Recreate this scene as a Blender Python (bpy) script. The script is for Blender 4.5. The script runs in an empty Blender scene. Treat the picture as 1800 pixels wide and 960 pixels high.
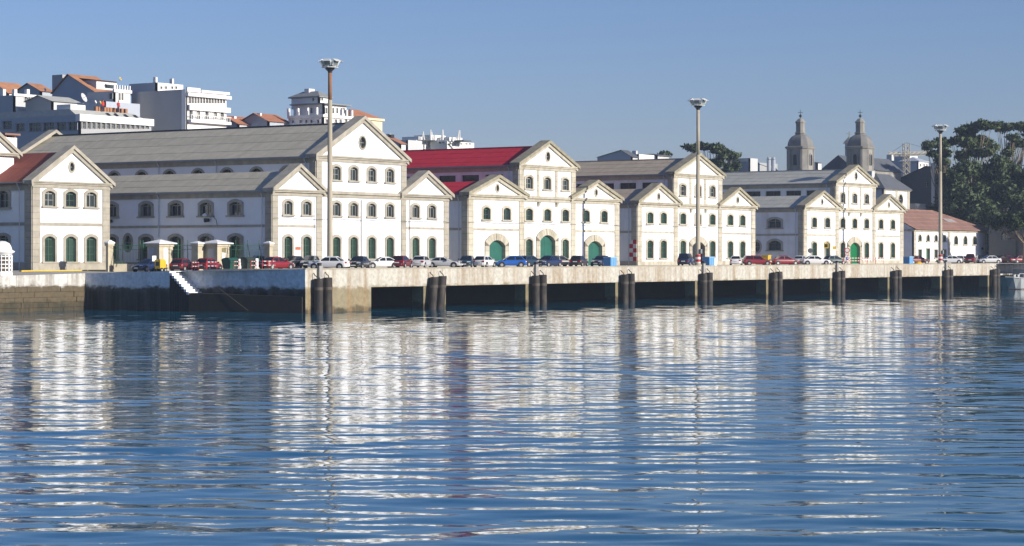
import bpy, math, random
import numpy as np
from mathutils import Vector, Matrix
from mathutils.geometry import tessellate_polygon
random.seed(7); rng = np.random.default_rng(7)
R = math.radians
scene = bpy.context.scene
col = scene.collection

# ------------------------------------------------------------------ camera, sky, sun, exposure
# World: X runs along the quay (to the right, away), Y inland, Z up. Quay top = 0, water = WZ.
WZ = -4.5
EYE = 1.45
AZ = R(34.2)
FPX, HOR = 3900.0, 449.0           # focal length and horizon row in photograph pixels (1800 wide)
cam_d = bpy.data.cameras.new('camera'); cam = bpy.data.objects.new('camera', cam_d); col.objects.link(cam)
cam_d.sensor_width = 36.0; cam_d.lens = 36.0 * FPX / 1800.0
cam_d.shift_y = (HOR - 480.0) / 1800.0
cam_d.clip_start = 1.0; cam_d.clip_end = 20000.0
cam.location = (0, 0, EYE); cam.rotation_euler = (R(90), 0, AZ - R(90))
scene.camera = cam

SUN_EL, SUN_OFF = R(19), R(5.5)      # sun height; how far it stands from -Y towards +X
sdir = Vector((math.sin(SUN_OFF) * math.cos(SUN_EL), -math.cos(SUN_OFF) * math.cos(SUN_EL), math.sin(SUN_EL)))
world = bpy.data.worlds.new('World'); scene.world = world; world.use_nodes = True
nt = world.node_tree; nt.nodes.clear()
sky_n = nt.nodes.new('ShaderNodeTexSky'); sky_n.sky_type = 'NISHITA'; sky_n.sun_disc = False
sky_n.sun_elevation = SUN_EL
sky_n.sun_rotation = math.atan2(sdir.x, sdir.y)
sky_n.altitude = 0; sky_n.air_density = 1.0; sky_n.dust_density = 0.5; sky_n.ozone_density = 7.0
bg = nt.nodes.new('ShaderNodeBackground'); bg.inputs[1].default_value = 0.064
wo = nt.nodes.new('ShaderNodeOutputWorld')
tint = nt.nodes.new('ShaderNodeMix'); tint.data_type = 'RGBA'; tint.blend_type = 'MULTIPLY'; tint.inputs[0].default_value = 1.0
tint.inputs[7].default_value = (1.16, 0.925, 0.99, 1)      # film white balance, the same over the whole sky
nt.links.new(sky_n.outputs[0], tint.inputs[6]); nt.links.new(tint.outputs[2], bg.inputs[0]); nt.links.new(bg.outputs[0], wo.inputs[0])
sun_d = bpy.data.lights.new('sun', 'SUN'); sun_d.energy = 3.4; sun_d.angle = R(0.53); sun_d.color = (1.0, 0.92, 0.80)
sun = bpy.data.objects.new('sun', sun_d); col.objects.link(sun)
sun.rotation_euler = (-sdir).to_track_quat('-Z', 'Y').to_euler()
sun.location = (150, 0, 120)
scene.view_settings.view_transform = 'Standard'; scene.view_settings.look = 'None'
scene.view_settings.exposure = 0.9; scene.view_settings.gamma = 1.0
scene.view_settings.use_curve_mapping = False
scene.render.engine = 'CYCLES'
cy = scene.cycles
cy.use_denoising = True; cy.max_bounces = 6; cy.diffuse_bounces = 3; cy.glossy_bounces = 3
cy.transmission_bounces = 3; cy.volume_bounces = 0; cy.transparent_max_bounces = 6
cy.caustics_reflective = False; cy.caustics_refractive = False
cy.sample_clamp_indirect = 4.0

# ------------------------------------------------------------------ measuring helpers
ca, sa = math.cos(AZ), math.sin(AZ)
def ray(px):
    t = (px - 900.0) / FPX
    return ca + t * sa, sa - t * ca
def X_at(px, Y):
    kx, ky = ray(px); return Y / ky * kx
def Y_at(px, X):
    kx, ky = ray(px); return X / kx * ky
def pt(px, d):
    kx, ky = ray(px); return Vector((kx * d, ky * d, 0))
def Zat(py, d):
    return EYE + (HOR - py) * d / FPX
def dep(x, y): return x * ca + y * sa

# ------------------------------------------------------------------ materials
MATS = {}
def mat(name, c, rough=0.7, var=0.12, scale=1.5, streak=0.0, streak_col=(0.2, 0.17, 0.12), metal=0.0,
        spec=0.4, bump=0.0, bscale=20.0, coat=0.0, streak_scale=(0.9, 0.9, 0.06), per_object=0.0):
    if name in MATS: return MATS[name]
    m = bpy.data.materials.new(name); m.use_nodes = True
    n = m.node_tree.nodes; l = m.node_tree.links
    b = n['Principled BSDF']
    b.inputs['Roughness'].default_value = rough; b.inputs['Metallic'].default_value = metal
    b.inputs['Specular IOR Level'].default_value = spec
    b.inputs['Coat Weight'].default_value = coat; b.inputs['Coat Roughness'].default_value = 0.05
    geo = n.new('ShaderNodeNewGeometry')
    rgb = n.new('ShaderNodeRGB'); rgb.outputs[0].default_value = (*c, 1)
    out = rgb.outputs[0]
    if var > 0:
        t = n.new('ShaderNodeTexNoise'); t.inputs['Scale'].default_value = scale; t.inputs['Detail'].default_value = 5
        l.new(geo.outputs['Position'], t.inputs['Vector'])
        r = n.new('ShaderNodeMapRange'); r.inputs[1].default_value = 0.3; r.inputs[2].default_value = 0.7
        r.inputs[3].default_value = 1 - var; r.inputs[4].default_value = 1 + var * 0.6
        l.new(t.outputs[0], r.inputs[0])
        mx = n.new('ShaderNodeMix'); mx.data_type = 'RGBA'; mx.blend_type = 'MULTIPLY'; mx.inputs[0].default_value = 1
        l.new(out, mx.inputs[6]); l.new(r.outputs[0], mx.inputs[7]); out = mx.outputs[2]
    if per_object > 0:
        oi = n.new('ShaderNodeObjectInfo')
        r = n.new('ShaderNodeMapRange'); r.inputs[3].default_value = 1 - per_object; r.inputs[4].default_value = 1 + per_object
        l.new(oi.outputs['Random'], r.inputs[0])
        mx = n.new('ShaderNodeMix'); mx.data_type = 'RGBA'; mx.blend_type = 'MULTIPLY'; mx.inputs[0].default_value = 1
        l.new(out, mx.inputs[6]); l.new(r.outputs[0], mx.inputs[7]); out = mx.outputs[2]
    if streak > 0:
        mp = n.new('ShaderNodeMapping'); mp.inputs['Scale'].default_value = streak_scale
        l.new(geo.outputs['Position'], mp.inputs[0])
        t = n.new('ShaderNodeTexNoise'); t.inputs['Scale'].default_value = 1.0; t.inputs['Detail'].default_value = 6
        t.inputs['Roughness'].default_value = 0.65
        l.new(mp.outputs[0], t.inputs['Vector'])
        r = n.new('ShaderNodeMapRange'); r.inputs[1].default_value = 0.48; r.inputs[2].default_value = 0.72
        r.inputs[3].default_value = 0; r.inputs[4].default_value = streak
        l.new(t.outputs[0], r.inputs[0])
        mx = n.new('ShaderNodeMix'); mx.data_type = 'RGBA'; mx.inputs[7].default_value = (*streak_col, 1)
        l.new(r.outputs[0], mx.inputs[0]); l.new(out, mx.inputs[6]); out = mx.outputs[2]
    l.new(out, b.inputs['Base Color'])
    if bump > 0:
        t = n.new('ShaderNodeTexNoise'); t.inputs['Scale'].default_value = bscale; t.inputs['Detail'].default_value = 4
        l.new(geo.outputs['Position'], t.inputs['Vector'])
        bp = n.new('ShaderNodeBump'); bp.inputs['Strength'].default_value = 1.0; bp.inputs['Distance'].default_value = bump
        l.new(t.outputs[0], bp.inputs['Height']); l.new(bp.outputs[0], b.inputs['Normal'])
    MATS[name] = m
    return m
def glass(name, c, rough=0.06, per_object=0.35):
    return mat(name, c, rough, var=0, spec=0.6, per_object=per_object)

WHITE = mat('white_render', (0.80, 0.83, 0.87), 0.8, 0.06, 0.5, 0.10, (0.50, 0.46, 0.38), streak_scale=(0.5, 0.5, 0.07))
WHITE2 = mat('white_render_aged', (0.78, 0.805, 0.83), 0.8, 0.08, 0.5, 0.42, (0.42, 0.35, 0.24), streak_scale=(0.5, 0.5, 0.09))
STONE = mat('granite', (0.37, 0.345, 0.285), 0.85, 0.18, 1.2, 0.35, (0.15, 0.13, 0.09), per_object=0.07, streak_scale=(0.7, 0.7, 0.25))
STONE2 = mat('granite_pale', (0.47, 0.44, 0.355), 0.85, 0.16, 1.2, 0.6, (0.19, 0.145, 0.08), per_object=0.09, streak_scale=(0.8, 0.8, 0.3))
JOINT = mat('stone_joint', (0.17, 0.145, 0.105), 0.9, 0.15, 2.0)
COPING = mat('mossy_coping', (0.30, 0.275, 0.20), 0.9, 0.25, 1.5, 0.4, (0.14, 0.13, 0.07), streak_scale=(0.6, 0.6, 0.6))
def roofmat(name, c, spot):
    return mat(name, c, 0.9, 0.12, 0.8, 0.6, spot, streak_scale=(0.10, 2.0, 0.10), per_object=0.05, bump=0.02, bscale=3.0, spec=0.08)
ROOF_GREY = roofmat('fibre_cement_grey', (0.47, 0.44, 0.345), (0.345, 0.32, 0.24))
ROOF_BROWN = roofmat('fibre_cement_brownish', (0.42, 0.36, 0.275), (0.30, 0.25, 0.18))
ROOF_COOL = roofmat('fibre_cement_cool', (0.44, 0.44, 0.385), (0.32, 0.32, 0.28))
ROOF_RED = roofmat('red_painted_sheet', (0.50, 0.028, 0.052), (0.37, 0.022, 0.042))
ROOF_MAROON = roofmat('faded_red_sheet', (0.26, 0.085, 0.065), (0.17, 0.06, 0.05))
TILE = mat('clay_tile', (0.40, 0.17, 0.095), 0.9, 0.2, 0.7, 0.4, (0.27, 0.15, 0.10), streak_scale=(0.8, 0.8, 0.3), bump=0.03, bscale=4)
TILE_OLD = mat('weathered_clay_tile', (0.27, 0.15, 0.115), 0.9, 0.2, 0.5, 0.5, (0.19, 0.135, 0.115), streak_scale=(0.35, 0.35, 0.3), bump=0.03, bscale=4)
SLATE = mat('slate', (0.10, 0.11, 0.125), 0.7, 0.15, 0.8)
GLASS = glass('window_glass', (0.030, 0.040, 0.042))
GLASS_G = glass('green_tinted_glass', (0.030, 0.058, 0.045))
GLASS_S = glass('shadow_glass', (0.020, 0.026, 0.032))
CURTAIN = mat('pale_blind', (0.50, 0.49, 0.44), 0.7, 0.06, 2)
FRAME_W = mat('white_joinery', (0.30, 0.31, 0.29), 0.5, 0.05)
FRAME_G = mat('green_joinery', (0.045, 0.10, 0.07), 0.5, 0.1)
DOOR_T = mat('teal_door_paint', (0.02, 0.115, 0.085), 0.45, 0.14, 0.8, 0.2, (0.02, 0.10, 0.08))
DOOR_G = mat('bright_green_door_paint', (0.0, 0.15, 0.045), 0.45, 0.08, 0.8)
DOOR_B = mat('doorway_shade', (0.012, 0.016, 0.02), 0.6, 0.1)
PIPE = mat('pale_pipe', (0.52, 0.55, 0.57), 0.5, 0.08)
GUTTER = mat('zinc_gutter', (0.22, 0.235, 0.25), 0.5, 0.12)
DARK = mat('dark_metal', (0.025, 0.027, 0.03), 0.5, 0.1)

# ------------------------------------------------------------------ mesh builder
class MB:
    def __init__(s): s.v = []; s.f = []
    def add(s, vs, fs):
        o = len(s.v); s.v += [tuple(p) for p in vs]; s.f += [tuple(i + o for i in f) for f in fs]; return s
    def box(s, x0, x1, y0, y1, z0, z1):
        if x0 > x1: x0, x1 = x1, x0
        if y0 > y1: y0, y1 = y1, y0
        return s.add([(x0,y0,z0),(x1,y0,z0),(x1,y1,z0),(x0,y1,z0),(x0,y0,z1),(x1,y0,z1),(x1,y1,z1),(x0,y1,z1)],
              [(0,3,2,1),(4,5,6,7),(0,1,5,4),(1,2,6,5),(2,3,7,6),(3,0,4,7)])
    def loft(s, rings, caps=True, closed=True):
        n = len(rings[0]); vs = [p for r in rings for p in r]; fs = []
        for k in range(len(rings) - 1):
            for i in range(n if closed else n - 1):
                j = (i + 1) % n
                fs.append((k*n+i, k*n+j, (k+1)*n+j, (k+1)*n+i))
        if caps:
            fs.append(tuple(range(n))[::-1]); fs.append(tuple((len(rings)-1)*n + i for i in range(n)))
        return s.add(vs, fs)
    def tube(s, p0, p1, r0, r1=None, n=8, caps=True):
        r1 = r0 if r1 is None else r1
        p0 = Vector(p0); p1 = Vector(p1); a = (p1 - p0).normalized()
        u = a.orthogonal().normalized(); w = a.cross(u)
        rr = [[p + (u*math.cos(2*math.pi*i/n) + w*math.sin(2*math.pi*i/n))*r for i in range(n)] for p, r in ((p0,r0),(p1,r1))]
        return s.loft(rr, caps)
    def path(s, pts, r, n=5):
        for a, b in zip(pts, pts[1:]): s.tube(a, b, r, r, n)
        return s
    def lathe(s, prof, n=16, c=(0,0,0), rot=0.0):
        rr = [[(c[0]+r*math.cos(rot+2*math.pi*i/n), c[1]+r*math.sin(rot+2*math.pi*i/n), c[2]+z) for i in range(n)] for r, z in prof]
        return s.loft(rr)
    def prism_uv(s, poly, w0, w1):
        """polygon in (u=x, v=z), extruded from y=-w0 to y=-w1 (w is outward)"""
        n = len(poly)
        a = [(u, -w1, v) for u, v in poly]; b = [(u, -w0, v) for u, v in poly]
        tri = tessellate_polygon([[Vector((u, v, 0)) for u, v in poly]])
        fs = [tuple(t) for t in tri] + [tuple(i + n for i in reversed(t)) for t in tri]
        fs += [(i, (i+1) % n, (i+1) % n + n, i + n) for i in range(n)]
        return s.add(a + b, fs)
    def ring_uv(s, outer, inner, w0, w1):
        n = len(outer)
        vs = [(u,-w1,v) for u,v in outer] + [(u,-w1,v) for u,v in inner] + [(u,-w0,v) for u,v in outer] + [(u,-w0,v) for u,v in inner]
        fs = []
        for i in range(n):
            j = (i+1) % n
            fs += [(i, j, n+j, n+i), (2*n+j, 2*n+i, 3*n+i, 3*n+j), (j, i, 2*n+i, 2*n+j), (n+i, n+j, 3*n+j, 3*n+i)]
        return s.add(vs, fs)
    def mesh(s, name, smooth=False):
        m = bpy.data.meshes.new(name); m.from_pydata(s.v, [], s.f); m.update()
        import bmesh
        b = bmesh.new(); b.from_mesh(m); bmesh.ops.recalc_face_normals(b, faces=b.faces); b.to_mesh(m); b.free()
        if smooth:
            for p in m.polygons: p.use_smooth = True
        return m

ORG = {}
def place(o, parent, loc=(0,0,0), rotz=0.0):
    """loc is in world coordinates unless the parent carries a rotation of its own"""
    col.objects.link(o)
    loc = Vector(loc)
    if parent is not None:
        o.parent = parent
        o.location = loc - ORG.get(parent.name, Vector((0,0,0)))
    else:
        o.location = loc
    ORG[o.name] = loc
    if rotz: o.rotation_euler = (0, 0, rotz)
    return o
def put(mesh, name, material, parent=None, loc=(0,0,0), rotz=0.0, obj_mat=False):
    """link a mesh (possibly shared) as an object; vertices are relative to loc"""
    o = bpy.data.objects.new(name, mesh)
    if material is not None:
        if not mesh.materials: mesh.materials.append(material)
        if mesh.materials[0] is not material or obj_mat:
            o.material_slots[0].link = 'OBJECT'; o.material_slots[0].material = material
    return place(o, parent, loc, rotz)
def part(mb, name, material, parent=None, smooth=False):
    """mb holds world coordinates"""
    base = ORG.get(parent.name, Vector((0,0,0))) if parent is not None else Vector((0,0,0))
    m = mb.mesh(name, smooth)
    if base.length > 0: m.transform(Matrix.Translation(-base))
    o = bpy.data.objects.new(name, m); m.materials.append(material)
    return place(o, parent, base)
def thing(name, label, cat, loc=(0,0,0), group=None, rotz=0.0):
    o = bpy.data.objects.new(name, None); o.empty_display_size = 0.5
    place(o, None, loc, rotz); tag(o, label, cat, group); return o
def tag(o, label=None, cat=None, group=None, kind=None):
    if label: o['label'] = label
    if cat: o['category'] = cat
    if group: o['group'] = group
    if kind: o['kind'] = kind
    return o

# ------------------------------------------------------------------ openings
def arch(w, h, rise, n=8, v0=0.0, grow=0.0):
    """closed outline of an opening: width w, height h at the crown, segmental rise; grown outwards by `grow`"""
    w2 = w/2 + grow; top = h + grow; rise = max(rise * (w2/(w/2)), 0.001)
    if rise < 0.01: return [(-w2, v0-grow*0), (w2, v0-grow*0), (w2, top), (-w2, top)]
    rad = (w2*w2 + rise*rise) / (2*rise); cz = top - rad; a = math.asin(min(1, w2/rad))
    pts = [(-w2, v0), (w2, v0)]
    for i in range(n + 1):
        t = a - 2*a*i/n
        pts.append((rad*math.sin(t), cz + rad*math.cos(t)))
    return pts
def ellipse(rx, rz, cz, n=20):
    return [(rx*math.cos(2*math.pi*i/n), cz + rz*math.sin(2*math.pi*i/n)) for i in range(n)]
SHARED = {}
def shared(key, make):
    if key not in SHARED: SHARED[key] = make()
    return SHARED[key]

class Face:
    """a vertical wall plane: origin at lower left, u to the right seen from outside, w outwards"""
    def __init__(s, o, rotz): s.o = Vector(o); s.r = rotz; s.U = Vector((math.cos(rotz), math.sin(rotz), 0)); s.N = Vector((math.sin(rotz), -math.cos(rotz), 0))
    def at(s, u, v, w=0.0): return s.o + s.U*u + Vector((0,0,v)) + s.N*w

def wall(face, parent, outline, holes, material, name='wall', depth=0.3):
    """flat wall with real openings (holes are outlines in u,v); thickness `depth` shown in the openings"""
    polys = [[Vector((u, v, 0)) for u, v in outline]] + [[Vector((u, v, 0)) for u, v in h] for h in holes]
    tris = tessellate_polygon(polys); flat = [p for q in polys for p in q]
    mb = MB(); n = len(flat)
    vs = [(p.x, 0, p.y) for p in flat] + [(p.x, depth, p.y) for p in flat]
    fs = [tuple(t) for t in tris]; o = 0
    for q in polys:
        k = len(q)
        fs += [(o+i, o+(i+1) % k, o+(i+1) % k + n, o+i+n) for i in range(k)]; o += k
    mb.add(vs, fs)
    m = bpy.data.meshes.new(name); m.from_pydata(mb.v, [], mb.f); m.update()
    return put(m, name, material, parent, face.at(0,0,0), face.r)

def window(face, parent, u, v, w, h, rise=0.25, fw=0.26, gm=None, fm=None, stone=STONE, style='grid', reveal=0.32, sill=True, label=None):
    """stone surround with sill, glass and glazing bars, standing at (u, v) on a face. Returns the hole outline."""
    gm = gm or GLASS; fm = fm or FRAME_W
    key = (round(w,2), round(h,2), round(rise,2), round(fw,2), reveal)
    inner = arch(w, h, rise); outer = arch(w, h, rise, grow=fw)
    sur = shared(('sur',)+key, lambda: MB().ring_uv(outer, inner, -reveal, 0.10).mesh('window'))
    o = put(sur, 'window', stone, parent, face.at(u, v), face.r)
    if label: o['label'] = label
    def sub(mesh, name, m):
        c = bpy.data.objects.new(name, mesh); c.parent = o; col.objects.link(c)
        if not mesh.materials: mesh.materials.append(m)
        if mesh.materials[0] is not m:
            c.material_slots[0].link = 'OBJECT'; c.material_slots[0].material = m
        return c
    if sill:
        sub(shared(('sill',)+key, lambda: MB().box(-w/2-fw-0.14, w/2+fw+0.14, -0.24, 0.1, -0.17, 0.0).mesh('sill')), 'sill', stone)
    sub(shared(('pane',)+key, lambda: MB().prism_uv(inner, -reveal, -reveal+0.03).mesh('pane')), 'pane', gm)
    def bars():
        b = MB(); t = 0.05; y0, y1 = reveal-0.10, reveal-0.032
        top = h - rise
        b.box(-w/2, -w/2+0.09, y0, y1, 0, top); b.box(w/2-0.09, w/2, y0, y1, 0, top); b.box(-w/2+.09, w/2-.09, y0, y1, 0, 0.09)
        b.box(-t, t, y0, y1, 0.09, h-0.03)
        b.box(-w/2+.09, w/2-.09, y0+.01, y1-.01, top-0.04, top+0.05)
        if style == 'grid':
            k = max(2, int(round(top/0.75)))
            for i in range(1, k): b.box(-w/2+.09, w/2-.09, y0+.012, y1-.012, top*i/k-0.025, top*i/k+0.025)
        return b.mesh('glazing_bars')
    sub(shared(('bars', style)+key, bars), 'glazing_bars', fm)
    if style == 'blind':
        sub(shared(('blind',)+key, lambda: MB().box(-w/2+.1, -.06, reveal-0.029, reveal-0.02, 0.1, h-rise-.05).mesh('blind')), 'blind', CURTAIN)
    return [(u + a, v + b) for a, b in arch(w, h, rise, grow=fw*0.5)]

def oculus(face, parent, u, v, rx, rz, stone=STONE, fw=0.2):
    key = (rx, rz, fw)
    inner = ellipse(rx, rz, 0); outer = ellipse(rx+fw, rz+fw, 0)
    o = put(shared(('oc',)+key, lambda: MB().ring_uv(outer, inner, -0.3, 0.08).mesh('round_window')), 'round_window', stone, parent, face.at(u, v), face.r)
    p = put(shared(('ocp',)+key, lambda: MB().prism_uv(inner, -0.3, -0.27).mesh('pane')), 'pane', GLASS_S, None); p.parent = o
    b = put(shared(('ocb',)+key, lambda: MB().box(-0.03, 0.03, 0.2, 0.268, -rz, rz).box(-rx, rx, 0.21, 0.262, -0.03, 0.03).mesh('glazing_bars')), 'glazing_bars', FRAME_W, None); b.parent = o
    return [(u+a, v+b_) for a, b_ in ellipse(rx+fw*0.5, rz+fw*0.5, 0)]

def gate(face, parent, u, v, w, h, rise, fw, leafmat, stone=STONE2, half_open=False):
    """arched doorway: surround of separate stone blocks, two leaves, keystone"""
    inner = arch(w, h, rise, 10); outer = arch(w, h, rise, 10, grow=fw)
    core = shared(('dsur', w, h, rise, fw), lambda: MB().ring_uv(arch(w, h, rise, 10, grow=fw-0.02), arch(w, h, rise, 10, grow=0.02), -0.5, 0.10).mesh('door_surround'))
    o = put(core, 'door_surround', JOINT, parent, face.at(u, v), face.r)
    def child(mesh, name, m):
        c = bpy.data.objects.new(name, mesh); c.parent = o; col.objects.link(c)
        if not mesh.materials: mesh.materials.append(m)
        if mesh.materials[0] is not m: c.material_slots[0].link = 'OBJECT'; c.material_slots[0].material = m
        return c
    top = h - rise; k = max(3, int(round(top/0.62)))
    for sgn in (-1, 1):
        for i in range(k):
            z0, z1 = top*i/k + 0.015, top*(i+1)/k - 0.015
            a, b = sgn*w/2, sgn*(w/2+fw)
            child(shared(('jb', w, h, rise, fw, sgn, i), lambda: MB().box(a, b, -0.14, 0.45, z0, z1).mesh('stone_block')), 'stone_block', stone)
    ai, ao = arch(w, h, rise, 9)[2:], arch(w, h, rise, 9, grow=fw)[2:]
    for i in range(len(ai)-1):
        ca_ = [ai[i], ai[i+1], ao[i+1], ao[i]]
        cx = sum(p[0] for p in ca_)/4; cz = sum(p[1] for p in ca_)/4
        q = [(cx+(p[0]-cx)*0.95, cz+(p[1]-cz)*0.97) for p in ca_]
        child(shared(('vo', w, h, rise, fw, i), lambda: MB().prism_uv(q, -0.45, 0.20 if i == 4 else 0.14).mesh('stone_block')), 'stone_block', stone)
    l2 = arch(w, h, rise, 10)
    def leaf(sgn):
        pts = [(max(p[0], 0.012) if sgn > 0 else min(p[0], -0.012), p[1]) for p in l2]
        b = MB().prism_uv(pts, -0.5, -0.42)
        return b.mesh('door_leaf')
    for sgn in (-1, 1):
        if half_open and sgn > 0:
            child(shared(('dkback', w, h), lambda: MB().prism_uv([(max(p[0], 0.012), p[1]) for p in l2], -1.6, -1.5).mesh('doorway')), 'doorway', DOOR_B)  # near-black sheet painted for the shade inside the open half
        else:
            lf = child(shared(('leaf', w, h, rise, sgn), lambda: leaf(sgn)), 'door_leaf', leafmat)
            bo = bpy.data.objects.new('board', shared(('lb', w, h, rise, sgn), lambda: MB().box(sgn*0.05, sgn*(w/2-0.05), 0.385, 0.418, 0.3, 0.5).box(sgn*0.05, sgn*(w/2-0.05), 0.385, 0.418, top-0.3, top-0.1).mesh('board')))
            if not bo.data.materials: bo.data.materials.append(leafmat)
            if bo.data.materials[0] is not leafmat: bo.material_slots[0].link = 'OBJECT'; bo.material_slots[0].material = leafmat
            bo.parent = lf; col.objects.link(bo)
    return [(u+a, v+b) for a, b in arch(w, h, rise, 10, grow=fw*0.5)]

def pilaster(face, parent, u0, u1, v0, v1, stone, proud=0.10, course=0.72):
    """a strip of separate stone blocks over a recessed joint core"""
    core = MB().box(u0+0.02, u1-0.02, -proud+0.035, 0.05, v0, v1).mesh('pilaster')
    o = put(core, 'pilaster', JOINT, parent, face.at(0,0,0), face.r)
    n = max(2, int(round((v1-v0)/course))); hh = (v1-v0)/n
    key = ('blk', round(u1-u0,2), round(hh,3), proud)
    m = shared(key, lambda: MB().box(0, u1-u0, -proud, 0.03, 0.014, hh-0.014).mesh('stone_block'))
    for i in range(n):
        c = bpy.data.objects.new('stone_block', m); c.parent = o; c.location = (u0, 0, v0 + i*hh); col.objects.link(c)
        if not m.materials: m.materials.append(stone)
        if m.materials[0] is not stone: c.material_slots[0].link = 'OBJECT'; c.material_slots[0].material = stone
    return o

def band(face, parent, u0, u1, v0, v1, w, material, name):
    m = MB().box(u0, u1, -w, 0.05, v0, v1).mesh(name)
    return put(m, name, material, parent, face.at(0,0,0), face.r)

def pediment(face, parent, u0, u1, vb, vp, wallmat, stone, oc=None, back=1.0, proud=0.0):
    """triangular gable front: wall, horizontal cornice, two raking cornices with deep copings"""
    uc = (u0+u1)/2
    tri = [(u0, vb), (u1, vb), (uc, vp)]
    holes = []
    f2 = Face(face.at(0,0,proud), face.r)
    if oc:
        rx, rz, dv = oc
        holes.append(oculus(f2, parent, uc, vb+dv, rx, rz, stone))
    wall(f2, parent, tri, holes, wallmat, 'pediment_wall', 0.3)
    h = put(MB().box(u0-0.45, u1+0.45, -proud-0.38, 0.1, vb-0.02, vb+0.17).box(u0-0.3, u1+0.3, -proud-0.24, 0.1, vb-0.2, vb-0.022).mesh('cornice'), 'cornice', stone, parent, face.at(0,0,0), face.r)
    sl = (vp-vb)/(uc-u0)
    ov = 0.55
    for sgn in (-1, 1):
        e = uc + sgn*((u1-u0)/2 + ov); ve = vb - ov*sl + 0.55; pk = vp + 0.55
        top = [(e, ve), (uc, pk), (uc, pk-0.42), (e, ve-0.42)]
        low = [(e-sgn*0.25, ve+0.25*sl-0.422), (uc, pk-0.422), (uc, pk-0.85), (e-sgn*0.25, ve+0.25*sl-0.85)]
        r = put(MB().prism_uv(top, -back, proud+0.48).mesh('raking_cornice'), 'raking_cornice', COPING if stone is STONE2 else stone, parent, face.at(0,0,0), face.r)
        m = put(MB().prism_uv(low, -0.3, proud+0.26).mesh('raking_moulding'), 'raking_moulding', stone, parent, face.at(0,0,0), face.r)

def roof_slope(parent, xe, ze, xr, zr, y0, y1, material, n=4, name='roof_slope'):
    """one pitched side running along Y, laid in n overlapping courses (each a part of its own)"""
    o = None
    for i in range(n):
        a, b = i/n, (i+1)/n
        xa, za = xe+(xr-xe)*a, ze+(zr-ze)*a
        xb, zb = xe+(xr-xe)*b, ze+(zr-ze)*b
        lift = 0.04
        mb = MB()
        vs = []
        for y in (y0, y1):
            vs += [(xa, y, za+lift), (xb, y, zb+0.01), (xb, y, zb-0.14), (xa, y, za+lift-0.15)]
        mb.add(vs, [(0,1,5,4),(1,2,6,5),(2,3,7,6),(3,0,4,7),(3,2,1,0),(4,5,6,7)])
        o = part(mb, 'roof_course', material, parent)
    return o

def downpipe(parent, x, y, z0, z1, dx=0, dy=0, r=0.07):
    return part(MB().path([(x+dx, y+dy, z1), (x, y, z1-0.7), (x, y, z0)], r, 6), 'downpipe', PIPE, parent)

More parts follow.
